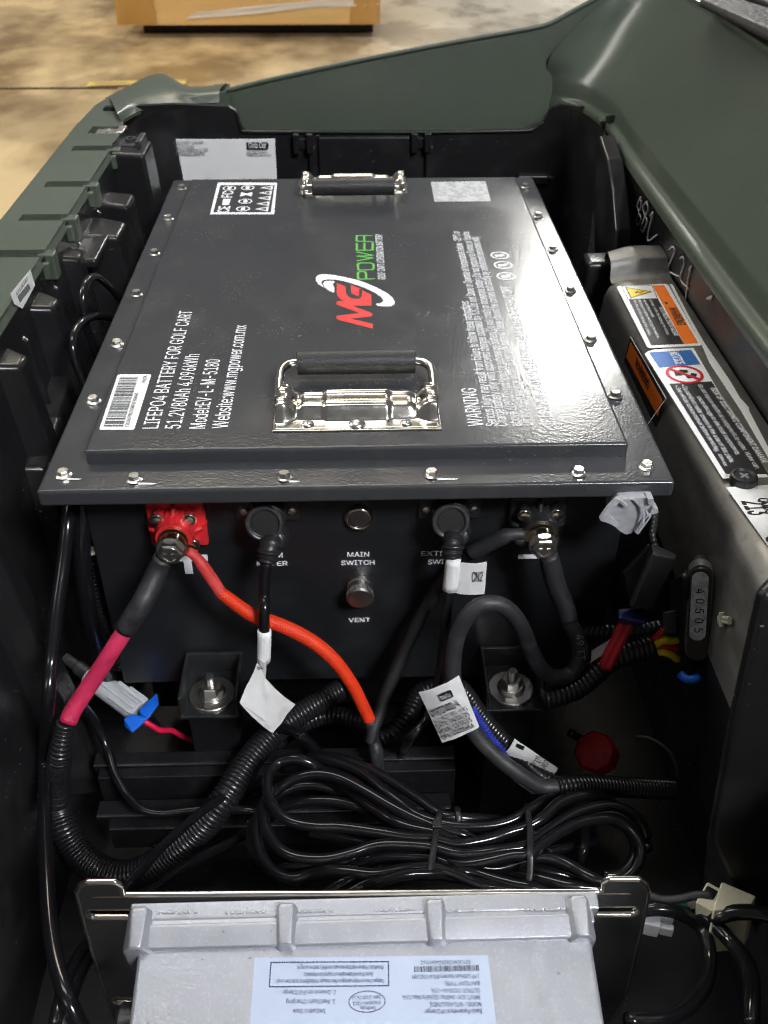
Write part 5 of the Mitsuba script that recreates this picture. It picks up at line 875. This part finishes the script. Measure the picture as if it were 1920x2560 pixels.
k = put('white_tape', patch([(0.1606, -0.048, -0.1544), (0.1624, -0.045, -0.1449), (0.1746, -0.044, -0.1346), (0.1697, -0.047, -0.1466)], (0, -.004, .0), 10, 8, .0005), 'tape_white', True); say(k, 'piece of white tape wrapped on the conduit below the right connectors', 'tape')

# ------------------------------------------------------------------ connectors at the right
# grey plastic cap under the lid's right corner
GC = 'grey_connector_cap'; YC = A(0, -1, .25)
def slab(P, d, lift=0, holes=(), r=0): return decal(P, YC, lift - d, d, r, holes)
put(GC, cat([slab([(0.1628, -0.04, -0.0178), (0.1682, -0.04, -0.0155), (0.1737, -0.04, -0.0164), (0.1783, -0.04, -0.0203), (0.181, -0.04, -0.0259), (0.1813, -0.04, -0.0332), (0.1791, -0.04, -0.0395), (0.1761, -0.04, -0.0434), (0.1726, -0.04, -0.0442), (0.1685, -0.04, -0.0415), (0.1642, -0.04, -0.0369), (0.1601, -0.04, -0.0334), (0.1584, -0.04, -0.0277), (0.1603, -0.04, -0.0222)], .0026, r=.003),
    slab([(0.1654, -0.038, -0.0177), (0.1734, -0.038, -0.0171), (0.1863, -0.038, -0.0171), (0.1887, -0.038, -0.0231), (0.1853, -0.038, -0.0298), (0.181, -0.038, -0.0365), (0.1773, -0.038, -0.0421), (0.1729, -0.038, -0.0434), (0.1661, -0.038, -0.0375), (0.1614, -0.038, -0.0304), (0.1626, -0.038, -0.0226)], .016, -.001, r=.002),
    slab([(0.1825, -0.04, -0.016), (0.1862, -0.04, -0.0159), (0.1872, -0.04, -0.0196), (0.1837, -0.04, -0.0202)], .008), slab([(0.1868, -0.04, -0.0227), (0.1903, -0.04, -0.0239), (0.1911, -0.04, -0.0268), (0.1855, -0.04, -0.0294)], .007),
    line([(0.1733, -0.041, -0.0156), (0.1779, -0.041, -0.0196), (0.1807, -0.041, -0.0252), (0.181, -0.041, -0.0325), (0.1788, -0.041, -0.0387)], .0012, YC, -.0005, .0012)]), 'grey_plastic', 30)
say(GC, 'light grey plastic connector cap hanging under the right corner of the lid', 'connector cap')
put(GC + '__bracket', cat([line([(0.162, -0.042, -0.0155), (0.1578, -0.042, -0.0206), (0.1539, -0.042, -0.0278), (0.1577, -0.042, -0.029), (0.163, -0.042, -0.0319)], .0034, YC, -.002, .003), slab([(0.1616, -0.043, -0.0143), (0.1637, -0.043, -0.014), (0.1694, -0.043, -0.019), (0.1682, -0.043, -0.0199)], .004), slab([(0.1556, -0.043, -0.0252), (0.1574, -0.043, -0.0243), (0.1634, -0.043, -0.0307), (0.1619, -0.043, -0.0316)], .004)]), 'grey_plastic', 30)
put(GC + '__latch', slab([(0.1767, -0.042, -0.0399), (0.1834, -0.042, -0.0269), (0.1864, -0.042, -0.0283), (0.1801, -0.042, -0.043)], .005, holes=[[(0.1792, -0.042, -0.0393), (0.1838, -0.042, -0.0287), (0.1847, -0.042, -0.0292), (0.1804, -0.042, -0.0404)]]), 'grey_plastic', 30)
put(GC + '__lettering', [text('Amphenol', *[(0.1729, -0.0395, -0.0409), (0.1768, -0.0395, -0.0285)], A(.0016, 0, .0016), lift=.0006), text('A06S-13 CAP', *[(0.1688, -0.0395, -0.0403), (0.1749, -0.0395, -0.0234)], A(.0014, 0, .0014), lift=.0006)], 'silver_grey_plastic', False)
thing_tube('beaded_cord', [(0.2081, 0.01, -0.0653), (0.205, 0, -0.0675), (0.2018, -0.01, -0.0694), (0.2035, -0.015, -0.0754)], .0028, 'connector_black', 'short beaded black strap under the grey connector cap', 'strap', n=12, step=.0007, fn=lambda s: .75 + .25 * np.abs(np.sin(s / .0045 * np.pi)))
# black plug with red wires
BP = 'black_relay_plug'
say(BP, 'black rectangular plug with two red wires below the grey connector cap', 'connector')
put(BP + '__housing', hullpts([(0.1961, -0.03, -0.063), (0.2111, -0.032, -0.0702), (0.1896, -0.052, -0.052), (0.202, -0.052, -0.0553), (0.1877, -0.036, -0.1052), (0.2008, -0.04, -0.1084), (0.1793, -0.06, -0.0876), (0.1898, -0.06, -0.0898)], .002), 'connector_black', 40)
put(BP + '__latch', hullpts([(0.194, -0.03, -0.0642), (0.197, -0.03, -0.0679), (0.1796, -0.034, -0.0814), (0.1823, -0.034, -0.0927), (0.186, -0.038, -0.1034), (0.1897, -0.038, -0.0907)], .0012), 'connector_dark', 40)
put(BP + '__latch', hullpts([(0.1943, -0.026, -0.0656), (0.1967, -0.026, -0.0687), (0.1793, -0.03, -0.086), (0.1809, -0.03, -0.0836)], .0012), 'connector_black', 40)
put(BP + '__collar', hullpts([(0.179, -0.04, -0.1118), (0.1964, -0.04, -0.1109), (0.1724, -0.062, -0.0975), (0.1876, -0.062, -0.1017), (0.1781, -0.05, -0.1142), (0.19, -0.05, -0.1165)], .0015), 'navy_plastic', 40)
for a in (0, 1):
    k = put(BP + '__wire', tube([(0.1789, -0.052, -0.1097), (0.1758, -0.054, -0.1182), (0.1722, -0.057, -0.1271), (0.1687, -0.06, -0.1348), (0.1671, -0.062, -0.1436)] if a == 0 else [(0.1822, -0.054, -0.1092), (0.1796, -0.056, -0.1177), (0.176, -0.059, -0.1266), (0.1725, -0.062, -0.1349), (0.1695, -0.064, -0.143)], .0030, 14, .003), 'red_wire', True)
# fuse block with embossed number
FB = 'numbered_connector'
say(FB, 'upright black connector with the embossed number 40505 on the aluminium rail', 'connector')
Mf = frame(A(*(0.2256, -0.06, -0.0982)), A(*(0.2329, -0.06, -0.0972)) - A(*(0.2183, -0.06, -0.0993)) + A(0, -.004, 0), A(*(0.2219, -0.048, -0.0692)) - A(*(0.2318, -0.068, -0.1338)))
hf = np.linalg.norm(A(*(0.2214, -0.048, -0.0668)) - A(*(0.2312, -0.07, -0.1338))) / 2; wf = np.linalg.norm(A(*(0.2329, -0.06, -0.0972)) - A(*(0.217, -0.06, -0.0993))) / 2
ov = LineString([(0, -hf + wf), (0, hf - wf)]).buffer(wf, 12)
fm_ = [mv(prism(ov.buffer(-.0012), .022), z=-.022)]
fr = [mv(prism(ov, .010), z=-.013), mv(prism(ov.buffer(-.0014), .0026), z=-.003)]
put(FB + '__housing', at(cat(fm_), Mf), 'connector_black', 30)
put(FB + '__cover', at(cat(fr), Mf), 'connector_mid', 30)
put(FB + '__plate', at(mv(prism(LineString([(-.0004, -hf * .50 + wf * .5), (-.0004, hf - wf - .001)]).buffer(wf * .66, 12), .0008), z=-.0006), Mf), 'plate_grey', 30)
put(FB + '__lettering', [at(text(c_, A(-.0026, hf * (.555 - .205 * i), .0003), A(-.0026, hf * (.455 - .205 * i), .0003), A(.0056, 0, 0), bold=False, lift=0), Mf) for i, c_ in enumerate('40505')], 'black_ink', False)
put(FB + '__side_body', hullpts([(0.2214, -0.02, -0.1059), (0.2232, -0.03, -0.0883), (0.2358, -0.02, -0.1787), (0.2333, -0.05, -0.1551), (0.2349, 0, -0.1389), (0.2138, -0.05, -0.0734), (0.2623, -0.02, -0.1839), (0.2553, 0, -0.1256)], .003), 'connector_black', 40)
put(FB + '__lock', cat([hullpts([(0.212, -0.035, -0.1199), (0.2204, -0.035, -0.1174), (0.211, -0.045, -0.1291), (0.2196, -0.045, -0.128), (0.2189, -0.02, -0.134), (0.2272, -0.02, -0.1322)], .001)]), 'connector_black', 40)
k = put(FB + '__seal', tube([(0.2205, -0.066, -0.1479), (0.2234, -0.07, -0.1482), (0.2274, -0.072, -0.147), (0.2318, -0.07, -0.1468)], .0032, 10, .002), 'blue_plastic', True); say(k, 'blue seal at the foot of the connector')
for i, (P, m_) in enumerate(((([(0.2048, -0.044, -0.1374), (0.2087, -0.044, -0.1314), (0.2125, -0.042, -0.128)]), 'red_wire'), (([(0.204, -0.046, -0.1416), (0.21, -0.048, -0.1336), (0.2158, -0.046, -0.1358), (0.2226, -0.044, -0.1372)]), 'yellow_wire'),
        (([(0.2072, -0.046, -0.1431), (0.2145, -0.047, -0.1409), (0.2232, -0.046, -0.1435)]), 'red_wire'), (([(0.2062, -0.047, -0.1448), (0.2121, -0.05, -0.1427), (0.2185, -0.05, -0.1456), (0.2242, -0.048, -0.152)]), 'yellow_wire'), (([(0.2049, -0.045, -0.1399), (0.2098, -0.045, -0.1339), (0.2184, -0.042, -0.1384)]), 'yellow_wire'))):
    put(FB + '__wire', tube(P, .0026, 12, .002), m_, True)
k = put('white_clip', cat([hullpts([(0.2325, -0.0742, -0.0871), (0.2325, -0.0793, -0.0817), (0.2325, -0.0822, -0.0838), (0.2325, -0.0771, -0.0892)], .0015), tube([(0.2315, -0.0775, -0.0796), (0.2315, -0.0827, -0.087)], .0018, 8), tube([(0.2315, -0.0817, -0.0806), (0.2315, -0.0897, -0.0736)], .0014, 8), tube([(0.2315, -0.083, -0.0824), (0.2315, -0.0911, -0.0756)], .0014, 8)]), 'clip_cream', 40); say(k, 'small cream plastic clip in the aluminium rail', 'clip')
# red rubber cap in the dark, lower right
o = A(*(0.1812, -0.0386, -0.262)); capm = cat([lathe([(0, -.03), (.0160, -.03), (.0168, -.006), (.0145, -.001), (.008, .0015), (0, .0018)], 8), rbox(-.016, -.006, -.004, .004, -.016, -.006, .002), rbox(.004, .0155, -.007, .003, -.02, -.009, .002)])
k = put('rubber_cap', at(capm, axisframe(o, (-.35, -.45, .75))), 'red_cap', 25); say(k, 'red rubber cap in the dark below the right bracket', 'cap')
thing_tube('grey_wire', [(0.2196, -0.0198, -0.27), (0.2272, -0.0217, -0.268), (0.2361, -0.0295, -0.266), (0.242, -0.0389, -0.266), (0.2444, -0.0498, -0.268), (0.2453, -0.0565, -0.275)], .0016, 'connector_dark', 'thin grey wire arching in the dark right of the red cap', 'wire', n=10, step=.003)
thing_tube('dark_wire', [(0.1674, -0.0124, -0.27), (0.1752, -0.0144, -0.275), (0.1835, -0.0141, -0.28), (0.1924, -0.0096, -0.29)], .0034, 'cable_gloss', 'dark wire running into the red cap', 'wire', n=12, step=.003)

# ------------------------------------------------------------------ connector at the left: grey body with a blue clip
SC = 'blue_clip_connector'; say(SC, 'silver grey connector with a bright blue clip below the magenta sleeve', 'connector')
ax0, ax1 = A(*(-0.2372, 0.0282, -0.215)), A(*(-0.1717, -0.0175, -0.232))
Mc = frame((ax0 + ax1) / 2, ax1 - ax0, A(.55, .75, .35)); lc = np.linalg.norm(ax1 - ax0) / 2
cb = [at(lathe([(0, -lc * .35), (.0086, -lc * .35), (.0090, -lc * .3), (.0090, lc * .90), (.0086, lc * .95), (0, lc * .95)], 24), axisframe(A(0, 0, 0), (1, 0, 0)))]
cb += [rbox(-lc * .2, lc * .9, -.0015, .0015, .007, .0108, .0008), rbox(lc * .45, lc * .9, .0035, .0055, .0065, .0100, .0008), rbox(lc * .35, lc * .9, -.006, -.004, .0055, .0095, .0008), rbox(lc * .25, lc * .95, .0060, .0105, -.003, .005, .001), rbox(lc * .5, lc * .95, .0100, .0122, -.002, .000, .0006), rbox(lc * .5, lc * .95, .0100, .0122, .0022, .0042, .0006)]
put(SC + '__housing', at(cat(cb), Mc), 'silver_grey_plastic', 30)
put(SC + '__tail', at(cat([at(lathe([(0, -lc * 1.0), (.0042, -lc * 1.0), (.0046, -lc * .7), (.0060, -lc * .65), (.0060, -lc * .3), (0, -lc * .3)], 20), axisframe(A(0, 0, 0), (1, 0, 0)))]), Mc), 'connector_dark', 30)
bl = LineString([(-0.1792, -0.0302, -0.226)[:2], (-0.17, -0.0259, -0.226)[:2]])
bc = [hullpts([(-0.1696, -0.0233, -0.222), (-0.1639, -0.0164, -0.222), (-0.1601, -0.007, -0.222), (-0.1577, -0.0166, -0.222), (-0.164, -0.0286, -0.224), (-0.1681, -0.0267, -0.226), (-0.1703, -0.0152, -0.232), (-0.1617, -0.0019, -0.232)], .001),
      hullpts([(-0.1795, -0.0314, -0.222), (-0.1756, -0.0273, -0.222), (-0.165, -0.0293, -0.224), (-0.1692, -0.0343, -0.226), (-0.1735, -0.0394, -0.226), (-0.1791, -0.034, -0.226), (-0.18, -0.0242, -0.232), (-0.171, -0.0253, -0.232)], .001)]
k = put(SC + '__clip', cat(bc), 'blue_plastic', 40); say(k, 'bright blue locking clip')
k = put(SC + '__wire', tube([(-0.1679, -0.0254, -0.231), (-0.1626, -0.0259, -0.236), (-0.1572, -0.0246, -0.243), (-0.1503, -0.0174, -0.252), (-0.1423, -0.0158, -0.262), (-0.1286, -0.0128, -0.275)], .0022, 12, .002), 'pink_wire', True); say(k, 'thin crimson wire')
put(SC + '__wire', tube([(-0.1646, -0.0201, -0.231), (-0.1635, -0.0162, -0.24), (-0.1611, -0.0139, -0.25)], .0018, 10, .002), 'cable_gloss', True)

# ------------------------------------------------------------------ stickers on the bay walls
k = put('wall_sticker', decal([(-0.2588, 0.1575, 0.0387), (-0.2588, 0.2112, 0.0352), (-0.2588, 0.2138, 0.0209), (-0.2588, 0.174, 0.0191), (-0.2588, 0.1603, 0.0292)], (1, -.3, .2), 0, .0003), 'label_white', False); say(k, 'small white sticker with a grey band on the left wall', 'sticker')
put('wall_sticker__print', decal([(-0.2588, 0.1691, 0.0311), (-0.2588, 0.1993, 0.0289), (-0.2588, 0.2015, 0.0235), (-0.2588, 0.1715, 0.0251)], (1, -.3, .2), .0004), 'grey_ink', False)
put('wall_sticker__print', text('41176112', *[(-0.2588, 0.1681, 0.0321), (-0.2588, 0.199, 0.0318)], A(0, 0, .003), lift=.0005), 'grey_ink', False)
YS = .6935
fs = patch([(-0.2214, 0.6935, -0.0011), (-0.0959, 0.6935, -0.0015), (-0.0966, 0.6935, -0.0564), (-0.2227, 0.6935, -0.0554)], (0, -.002, 0), 14, 10, .0004)
k = put('shipping_label', fs, 'label_white', True); say(k, 'white rectangular label with a black logo on the far wall behind the battery', 'sticker')
# the same sticker seen in its own plane
put('shipping_label__logo', decal([(-0.1305, 0.6905, -0.0049), (-0.1058, 0.6905, -0.0049), (-0.1035, 0.6905, -0.0079), (-0.105, 0.6905, -0.0134), (-0.1309, 0.6905, -0.0137)], YM, .0004, .0002, r=.001), 'black_ink', False)
put('shipping_label__logo', text('Club Car', *[(-0.1283, 0.69, -0.0115), (-0.1067, 0.69, -0.0115)], A(0, 0, .0065), bold=True, lift=.0006), 'label_white', False)
pl_ = []
for (x0, x1, y_, s_) in ((170, 580, 205, 'ID 105682    DW002'), (170, 445, 258, 'DATE  11/07/25'), (178, 620, 312, 'MODEL 4PASS L E 10'), (190, 580, 360, 'SERIAL CJ2528 056170')):
    pass
pl_ = [text('N 103680  40065', *[(-0.2196, 0.6905, -0.0065), (-0.1833, 0.6905, -0.0065)], A(0, 0, .0033), lift=.0004), text('DATE 11/2160', *[(-0.2199, 0.6905, -0.0109), (-0.195, 0.6905, -0.0109)], A(0, 0, .0038), lift=.0004), text('11764 9002 x 1 (1)', *[(-0.22, 0.6905, -0.0157), (-0.1787, 0.6905, -0.0158)], A(0, 0, .0040), bold=True, lift=.0004), text('AF7046202 660793', *[(-0.2197, 0.6905, -0.0201), (-0.1829, 0.6905, -0.0202)], A(0, 0, .0040), bold=True, lift=.0004),
       text('US 200 7600', *[(-0.1312, 0.6905, -0.0172), (-0.1081, 0.6905, -0.0172)], A(0, 0, .0024), lift=.0004), text('USA/GA 30907', *[(-0.1311, 0.6905, -0.0194), (-0.1054, 0.6905, -0.0194)], A(0, 0, .0024), lift=.0004), text('MADE IN 0411760', *[(-0.1311, 0.6905, -0.0216), (-0.1018, 0.6905, -0.0217)], A(0, 0, .0024), lift=.0004)]
put('shipping_label__print', pl_, 'grey_ink', False)

# ================================================================== CHARGER in the foreground
say('battery_charger', 'silver cast aluminium battery charger with a printed label in the foreground', 'battery charger')
C = 'battery_charger__'
yp = -.252
eL = [(p[0], p[2]) for p in [(-0.1211, -0.252, -0.1036), (-0.1226, -0.252, -0.1021), (-0.1222, -0.252, -0.0953), (-0.1246, -0.252, -0.0919), (-0.1379, -0.252, -0.0916), (-0.1418, -0.252, -0.094), (-0.1444, -0.252, -0.101), (-0.1462, -0.252, -0.1471), (-0.1472, -0.252, -0.2277)]]
eR = [(p[0], p[2]) for p in [(0.1508, -0.252, -0.224), (0.1475, -0.252, -0.1337), (0.146, -0.252, -0.1129), (0.1435, -0.252, -0.106), (0.1392, -0.252, -0.1013), (0.1242, -0.252, -0.1004), (0.122, -0.252, -0.1034), (0.1232, -0.252, -0.1098), (0.1205, -0.252, -0.112)]]
pp = Polygon(eL + [(-.139, -.29), (.139, -.29)] + eR).buffer(-.0008).buffer(.0016, 5).buffer(-.0008, 5)
def slot(P, r): return LineString([(p[0], p[2]) for p in P]).buffer(r, 10)
pp = pp.difference(slot([(-0.1388, -0.252, -0.1187), (-0.123, -0.252, -0.1194)], .0047)).difference(slot([(0.1228, -0.252, -0.1286), (0.1399, -0.252, -0.1294)], .0047)).difference(slot([(-0.1406, -0.252, -0.2078), (-0.1317, -0.252, -0.2096)], .0044))
plate = at(prism(pp, .003), frame(A(0, yp + .003, 0), (1, 0, 0), (0, 0, 1)))
put(C + 'mounting_plate', plate, 'plate_steel', 20)
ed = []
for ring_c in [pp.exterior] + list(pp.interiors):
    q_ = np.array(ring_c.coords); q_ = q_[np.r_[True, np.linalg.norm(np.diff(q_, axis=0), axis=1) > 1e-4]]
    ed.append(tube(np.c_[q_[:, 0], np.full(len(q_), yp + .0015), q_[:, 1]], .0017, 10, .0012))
put(C + 'mounting_plate__highlight_edge', ed, 'bright_steel', True)  # added brighter tube round the outline, stands in for an edge highlight
# housing: base flange, then the box with its sloping top face
nC = unit(A(0, -math.tan(math.radians(13.7)), 1)); eC = unit(A(0, -1, -math.tan(math.radians(13.7))))
o0 = A(0, -.255, -.108)
def HC(x, s, h): return o0 + A(x, 0, 0) + eC * s + nC * h
def cast(rows_, x0, x1, r=.002): return hullpts([HC(x, s, h) for s, h in rows_ for x in (x0, x1)], r)
xl, xr = -.1095, .1095
hm = [cast([(.017, -.002), (.017, -.10), (.19, -.10), (.19, -.002)], xl, xr, .0025),
      hullpts([HC(-.1165, .0, .0025), HC(.1165, .0, .0025), HC(-.1165, .0065, .0025), HC(.1165, .0065, .0025), HC(-.1165, 0, -.14), HC(.1165, 0, -.14), HC(-.1165, .0065, -.14), HC(.1165, .0065, -.14)], .0012),
      hullpts([HC(-.113, .006, .0012), HC(.113, .006, .0012), HC(-.113, .0130, .0022), HC(.113, .0130, .0022), HC(-.113, .006, -.13), HC(.113, .006, -.13), HC(-.113, .0130, -.13), HC(.113, .0130, -.13)], .0015),
      hullpts([HC(-.111, .011, .0032), HC(.111, .011, .0032), HC(-.110, .0195, .0024), HC(.110, .0195, .0024), HC(-.111, .011, -.12), HC(.111, .011, -.12), HC(-.110, .0195, -.12), HC(.110, .0195, -.12)], .0016)]
put(C + 'housing', cat(hm), 'charger_alu', 40)
for x in [(-0.1119, -0.2626, -0.1078)[0], (-0.0392, -0.2633, -0.108)[0], (0.0348, -0.2641, -0.1082)[0], (0.1069, -0.268, -0.1091)[0]]:
    corner = abs(x) > .08; w = .0047 if not corner else .0070
    b = hullpts([HC(x - w + .002, .004, -.001), HC(x + w - .002, .004, -.001), HC(x - w + .002, .0205, .0008), HC(x + w - .002, .0205, .0008), HC(x - .0025, .004, .0068), HC(x + .0025, .004, .0068), HC(x - .0016, .0198, .0058), HC(x + .0016, .0198, .0058), HC(x - w, .004, -.03 if corner else -.004), HC(x + w, .004, -.03 if corner else -.004), HC(x - w, .0205, -.03 if corner else -.004), HC(x + w, .0205, -.03 if corner else -.004)], .0022)
    put(C + 'boss', b, 'charger_alu', 50)
for cx in ((-0.0935, -0.2596, -0.106), (-0.0595, -0.2604, -0.1062), (-0.0259, -0.2607, -0.1063), (0.0151, -0.2612, -0.1064), (0.0482, -0.262, -0.1066), (0.0901, -0.2627, -0.1068)):
    rr = [rbox(-.0105 + k_ * .0026, -.0105 + k_ * .0026 + .0014 + .0006 * ((k_ * 7) % 3), -.0007, .0007, 0, .0009, .0003, 2) for k_ in range(8)]
    put(C + 'cast_mark', at(cat(rr), frame(A(*cx) + nC * .0006, (1, 0, 0), -eC)), 'charger_alu', 30)
# side socket with its cable gland, right; black plug behind the left side
put(C + 'side_socket', cat([at(lathe([(0, 0), (.0165, 0), (.0165, .004), (.0135, .006), (.0135, .030), (.0145, .031), (.0145, .038), (0, .038)], 36), axisframe(HC(.110, .082, -.028), (1, 0, 0)))]), 'connector_black', 30)
put(C + 'side_screw', at(panhead(.004, .0032), axisframe(HC(.1095, .056, -.016), (1, 0, 0))), 'zinc', 40)
put(C + 'side_cover', rbox(.1095, .1135, -.345, -.300, -.20, -.128, .001), 'connector_black', 30)
put(C + 'side_knob', at(lathe([(0, 0), (.011, 0), (.011, .010), (.009, .012), (0, .012)], 24), axisframe(HC(-.1095, .050, -.020), (-1, 0, 0))), 'connector_black', 30)
# label on the top face (upside down from here)
lb = [(-0.0544, -0.28, -0.1135), (0.0597, -0.2817, -0.1139), (0.0608, -0.3114, -0.1211), (-0.0551, -0.3084, -0.1204)]
k = put(C + 'rating_label', decal(lb, nC, .0001, .0002), 'label_blue_white', False); say(k, 'pale blue rating label, upside down to the viewer')
CX, CU = A(-1, 0, 0), eC
def ct(s, a, b, cap, bold=False): return text(s, a, b, eC * cap, bold=bold, lift=.0005)
tx = [ct('SZYJC48152504160163', *[(0.0509, -0.2838, -0.1144), (0.0266, -0.2834, -0.1143)], .0017), ct('LFP Lithium battery58.4V105AH', *[(0.0544, -0.29, -0.1159), (0.0221, -0.2895, -0.1158)], .0019), ct('BATTERY TYPE:', *[(0.0544, -0.293, -0.1166), (0.0373, -0.2927, -0.1166)], .0019), ct('OUTPUT: DC58.4V-15A', *[(0.0543, -0.2961, -0.1174), (0.0311, -0.2957, -0.1173)], .0019),
      ct('INPUT: 100-240Vac 50/60Hz Max.7.5A', *[(0.0543, -0.299, -0.1181), (0.0172, -0.2982, -0.1179)], .0019), ct('MODEL: WTL4815ZMDS', *[(0.0544, -0.302, -0.1188), (0.03, -0.3015, -0.1187)], .0019), ct('Basic Parameters Of Charger', *[(0.0544, -0.3049, -0.1195), (0.0272, -0.3044, -0.1194)], .0020),
      ct('Attention: Please read the manual carefully before using it!', *[(0.0084, -0.285, -0.1147), (-0.0335, -0.284, -0.1145)], .0019), ct('Away from inflammable or explosive materials!', *[(0.0033, -0.2879, -0.1154), (-0.0301, -0.2872, -0.1152)], .0019), ct('Danger:There is high voltage in the charger, forbidden to open the cover!', *[(0.0084, -0.2909, -0.1161), (-0.0436, -0.2898, -0.1159)], .0019),
      ct('2、Green is on: Full Charge'.replace('、', '. '), *[(-0.0148, -0.2951, -0.1172), (-0.0399, -0.2947, -0.117)], .0019), ct('1. Red flash: Charging', *[(-0.015, -0.2991, -0.1181), (-0.0382, -0.2987, -0.118)], .0019), ct('Indicators State', *[(-0.0196, -0.3029, -0.1191), (-0.035, -0.3026, -0.119)], .0021),
      ct('Date: 2025.04.16', *[(0.0068, -0.298, -0.1179), (-0.007, -0.2978, -0.1178)], .0016), ct('Inspector: QC1', *[(0.0066, -0.3005, -0.1185), (-0.0067, -0.3003, -0.1184)], .0016), ct('Certificate', *[(0.0042, -0.3024, -0.1189), (-0.0031, -0.3023, -0.1189)], .0016)]
put(C + 'rating_label__print', tx, 'blue_ink', False)
put(C + 'rating_label__print', [line([(-0.0463, -0.2823, -0.114), (0.0108, -0.2834, -0.1143), (0.0107, -0.2939, -0.1169), (-0.0466, -0.2929, -0.1166)], .0005, nC, .0005, closed=True)], 'blue_ink', False)
ea = A(*(0.0001, -0.3004, -0.1185)); el = [ea + A(1, 0, 0) * .0088 * math.cos(t) + eC * .0048 * math.sin(t) for t in np.arange(40) * math.pi / 20]
ei = [ea + A(1, 0, 0) * .0084 * math.cos(t) + eC * .0044 * math.sin(t) for t in np.arange(40) * math.pi / 20]
put(C + 'rating_label__print', decal(el, nC, .0005, holes=[ei]), 'blue_ink', False)
b0, b1 = A(*(0.0547, -0.286, -0.1149)), A(*(0.0229, -0.2858, -0.1149)); bars = []; t_ = 0.0
while t_ < .985:
    w_ = float(RNG.choice([.008, .008, .016, .022])); a_, c_ = b0 + (b1 - b0) * t_, b0 + (b1 - b0) * min(t_ + w_, 1); bars.append(decal([a_, c_, c_ + eC * .0026, a_ + eC * .0026], nC, .0005)); t_ += w_ + float(RNG.choice([.008, .012, .018]))
put(C + 'rating_label__print', bars, 'label_bar', False)

# ------------------------------------------------------------------ bottom right: beige connector, wires, loose cables
BG = 'beige_connector'; say(BG, 'beige plastic wire connector in the dark at the lower right', 'connector')
bq = [(0.2071, -0.2022, -0.186), (0.2138, -0.2074, -0.186), (0.2037, -0.2192, -0.186), (0.1975, -0.2139, -0.186)]
put(BG + '__housing', hullpts([A(*p) for p in bq] + [A(*p) + A(.001, -.004, -.016) for p in bq], .001), 'beige_plastic', 30)
bq = [(0.2147, -0.2046, -0.183), (0.2304, -0.2136, -0.183), (0.2253, -0.2196, -0.183), (0.2049, -0.221, -0.183)]
put(BG + '__housing', hullpts([A(*p) for p in bq] + [A(*p) + A(-.002, -.010, -.026) for p in bq], .0012), 'beige_plastic', 30)
bq = [(0.2062, -0.2047, -0.1853), (0.2105, -0.2079, -0.1853), (0.2067, -0.2123, -0.1853), (0.2024, -0.2092, -0.1853)]
put(BG + '__cavity', hullpts([A(*p) for p in bq] + [A(*p) + A(0, 0, -.004) for p in bq], .0008), 'plastic_deep', 30)
for key, P, m_, lab in (('__wire', [(0.1714, -0.2066, -0.19), (0.1791, -0.2094, -0.19), (0.1883, -0.2101, -0.188), (0.198, -0.2094, -0.186), (0.2068, -0.2106, -0.185)], 'cable_matt', None), ('__wire', [(0.1743, -0.207, -0.195), (0.1814, -0.2083, -0.193), (0.1881, -0.2094, -0.193), (0.1965, -0.2107, -0.195)], 'green_wire', 'green wire'),
                   ('__wire', [(0.1833, -0.2096, -0.198), (0.1884, -0.2097, -0.195), (0.195, -0.2103, -0.194), (0.2005, -0.2115, -0.195)], 'white_wire', 'white wire'), ('__wire', [(0.1871, -0.2098, -0.2), (0.1921, -0.211, -0.198), (0.1997, -0.2107, -0.197)], 'blue_wire', 'blue wire')):
    k = put(BG + key, tube(P, .0026, 12, .002), m_, True)
    if lab: say(k, lab)
k = put('grey_wire_terminal', at(cat([rbox(-.012, .004, -.006, .006, -.006, .006, .001), rbox(.004, .012, -.005, -.001, -.004, .004, .001), rbox(.004, .012, .002, .006, -.004, .004, .001)]), frame(A(*(0.1718, -0.2175, -0.2)), A(.9, -.25, 0), A(.2, .9, 0))), 'silver_grey_plastic', 30); say(k, 'small grey terminal beside the right charger ear', 'connector')
thing_tube('loose_cable', [(0.1636, -0.2157, -0.19), (0.1729, -0.2161, -0.188), (0.1834, -0.217, -0.19), (0.1928, -0.2188, -0.195), (0.1999, -0.2219, -0.2), (0.2012, -0.2314, -0.2), (0.1987, -0.2432, -0.2), (0.1908, -0.2584, -0.195), (0.1782, -0.2715, -0.19), (0.1654, -0.2798, -0.185), (0.154, -0.2842, -0.18), (0.1448, -0.2851, -0.178), (0.1367, -0.2862, -0.175)], .0042, 'cable_gloss', 'thick black cable looping from behind the right ear to the charger socket', 'cable', n=16, step=.004)
thing_tube('loose_cable', [(0.1993, -0.207, -0.2), (0.202, -0.2161, -0.195), (0.2078, -0.2243, -0.195), (0.2131, -0.2338, -0.195), (0.2149, -0.2456, -0.19), (0.2141, -0.2577, -0.185), (0.2096, -0.2704, -0.18), (0.2054, -0.2806, -0.178), (0.2017, -0.2908, -0.178)], .0046, 'cable_gloss', 'black cable curving down past the beige connector to the bottom edge', 'cable', n=16, step=.004)
thing_tube('loose_cable', [(0.2051, -0.217, -0.205), (0.2069, -0.2217, -0.19), (0.214, -0.2219, -0.185), (0.2216, -0.2224, -0.183), (0.2285, -0.2238, -0.182), (0.236, -0.2258, -0.182), (0.2432, -0.2285, -0.182)], .0046, 'cable_gloss', 'black cable crossing in front of the beige connector to the right edge', 'cable', n=16, step=.004)
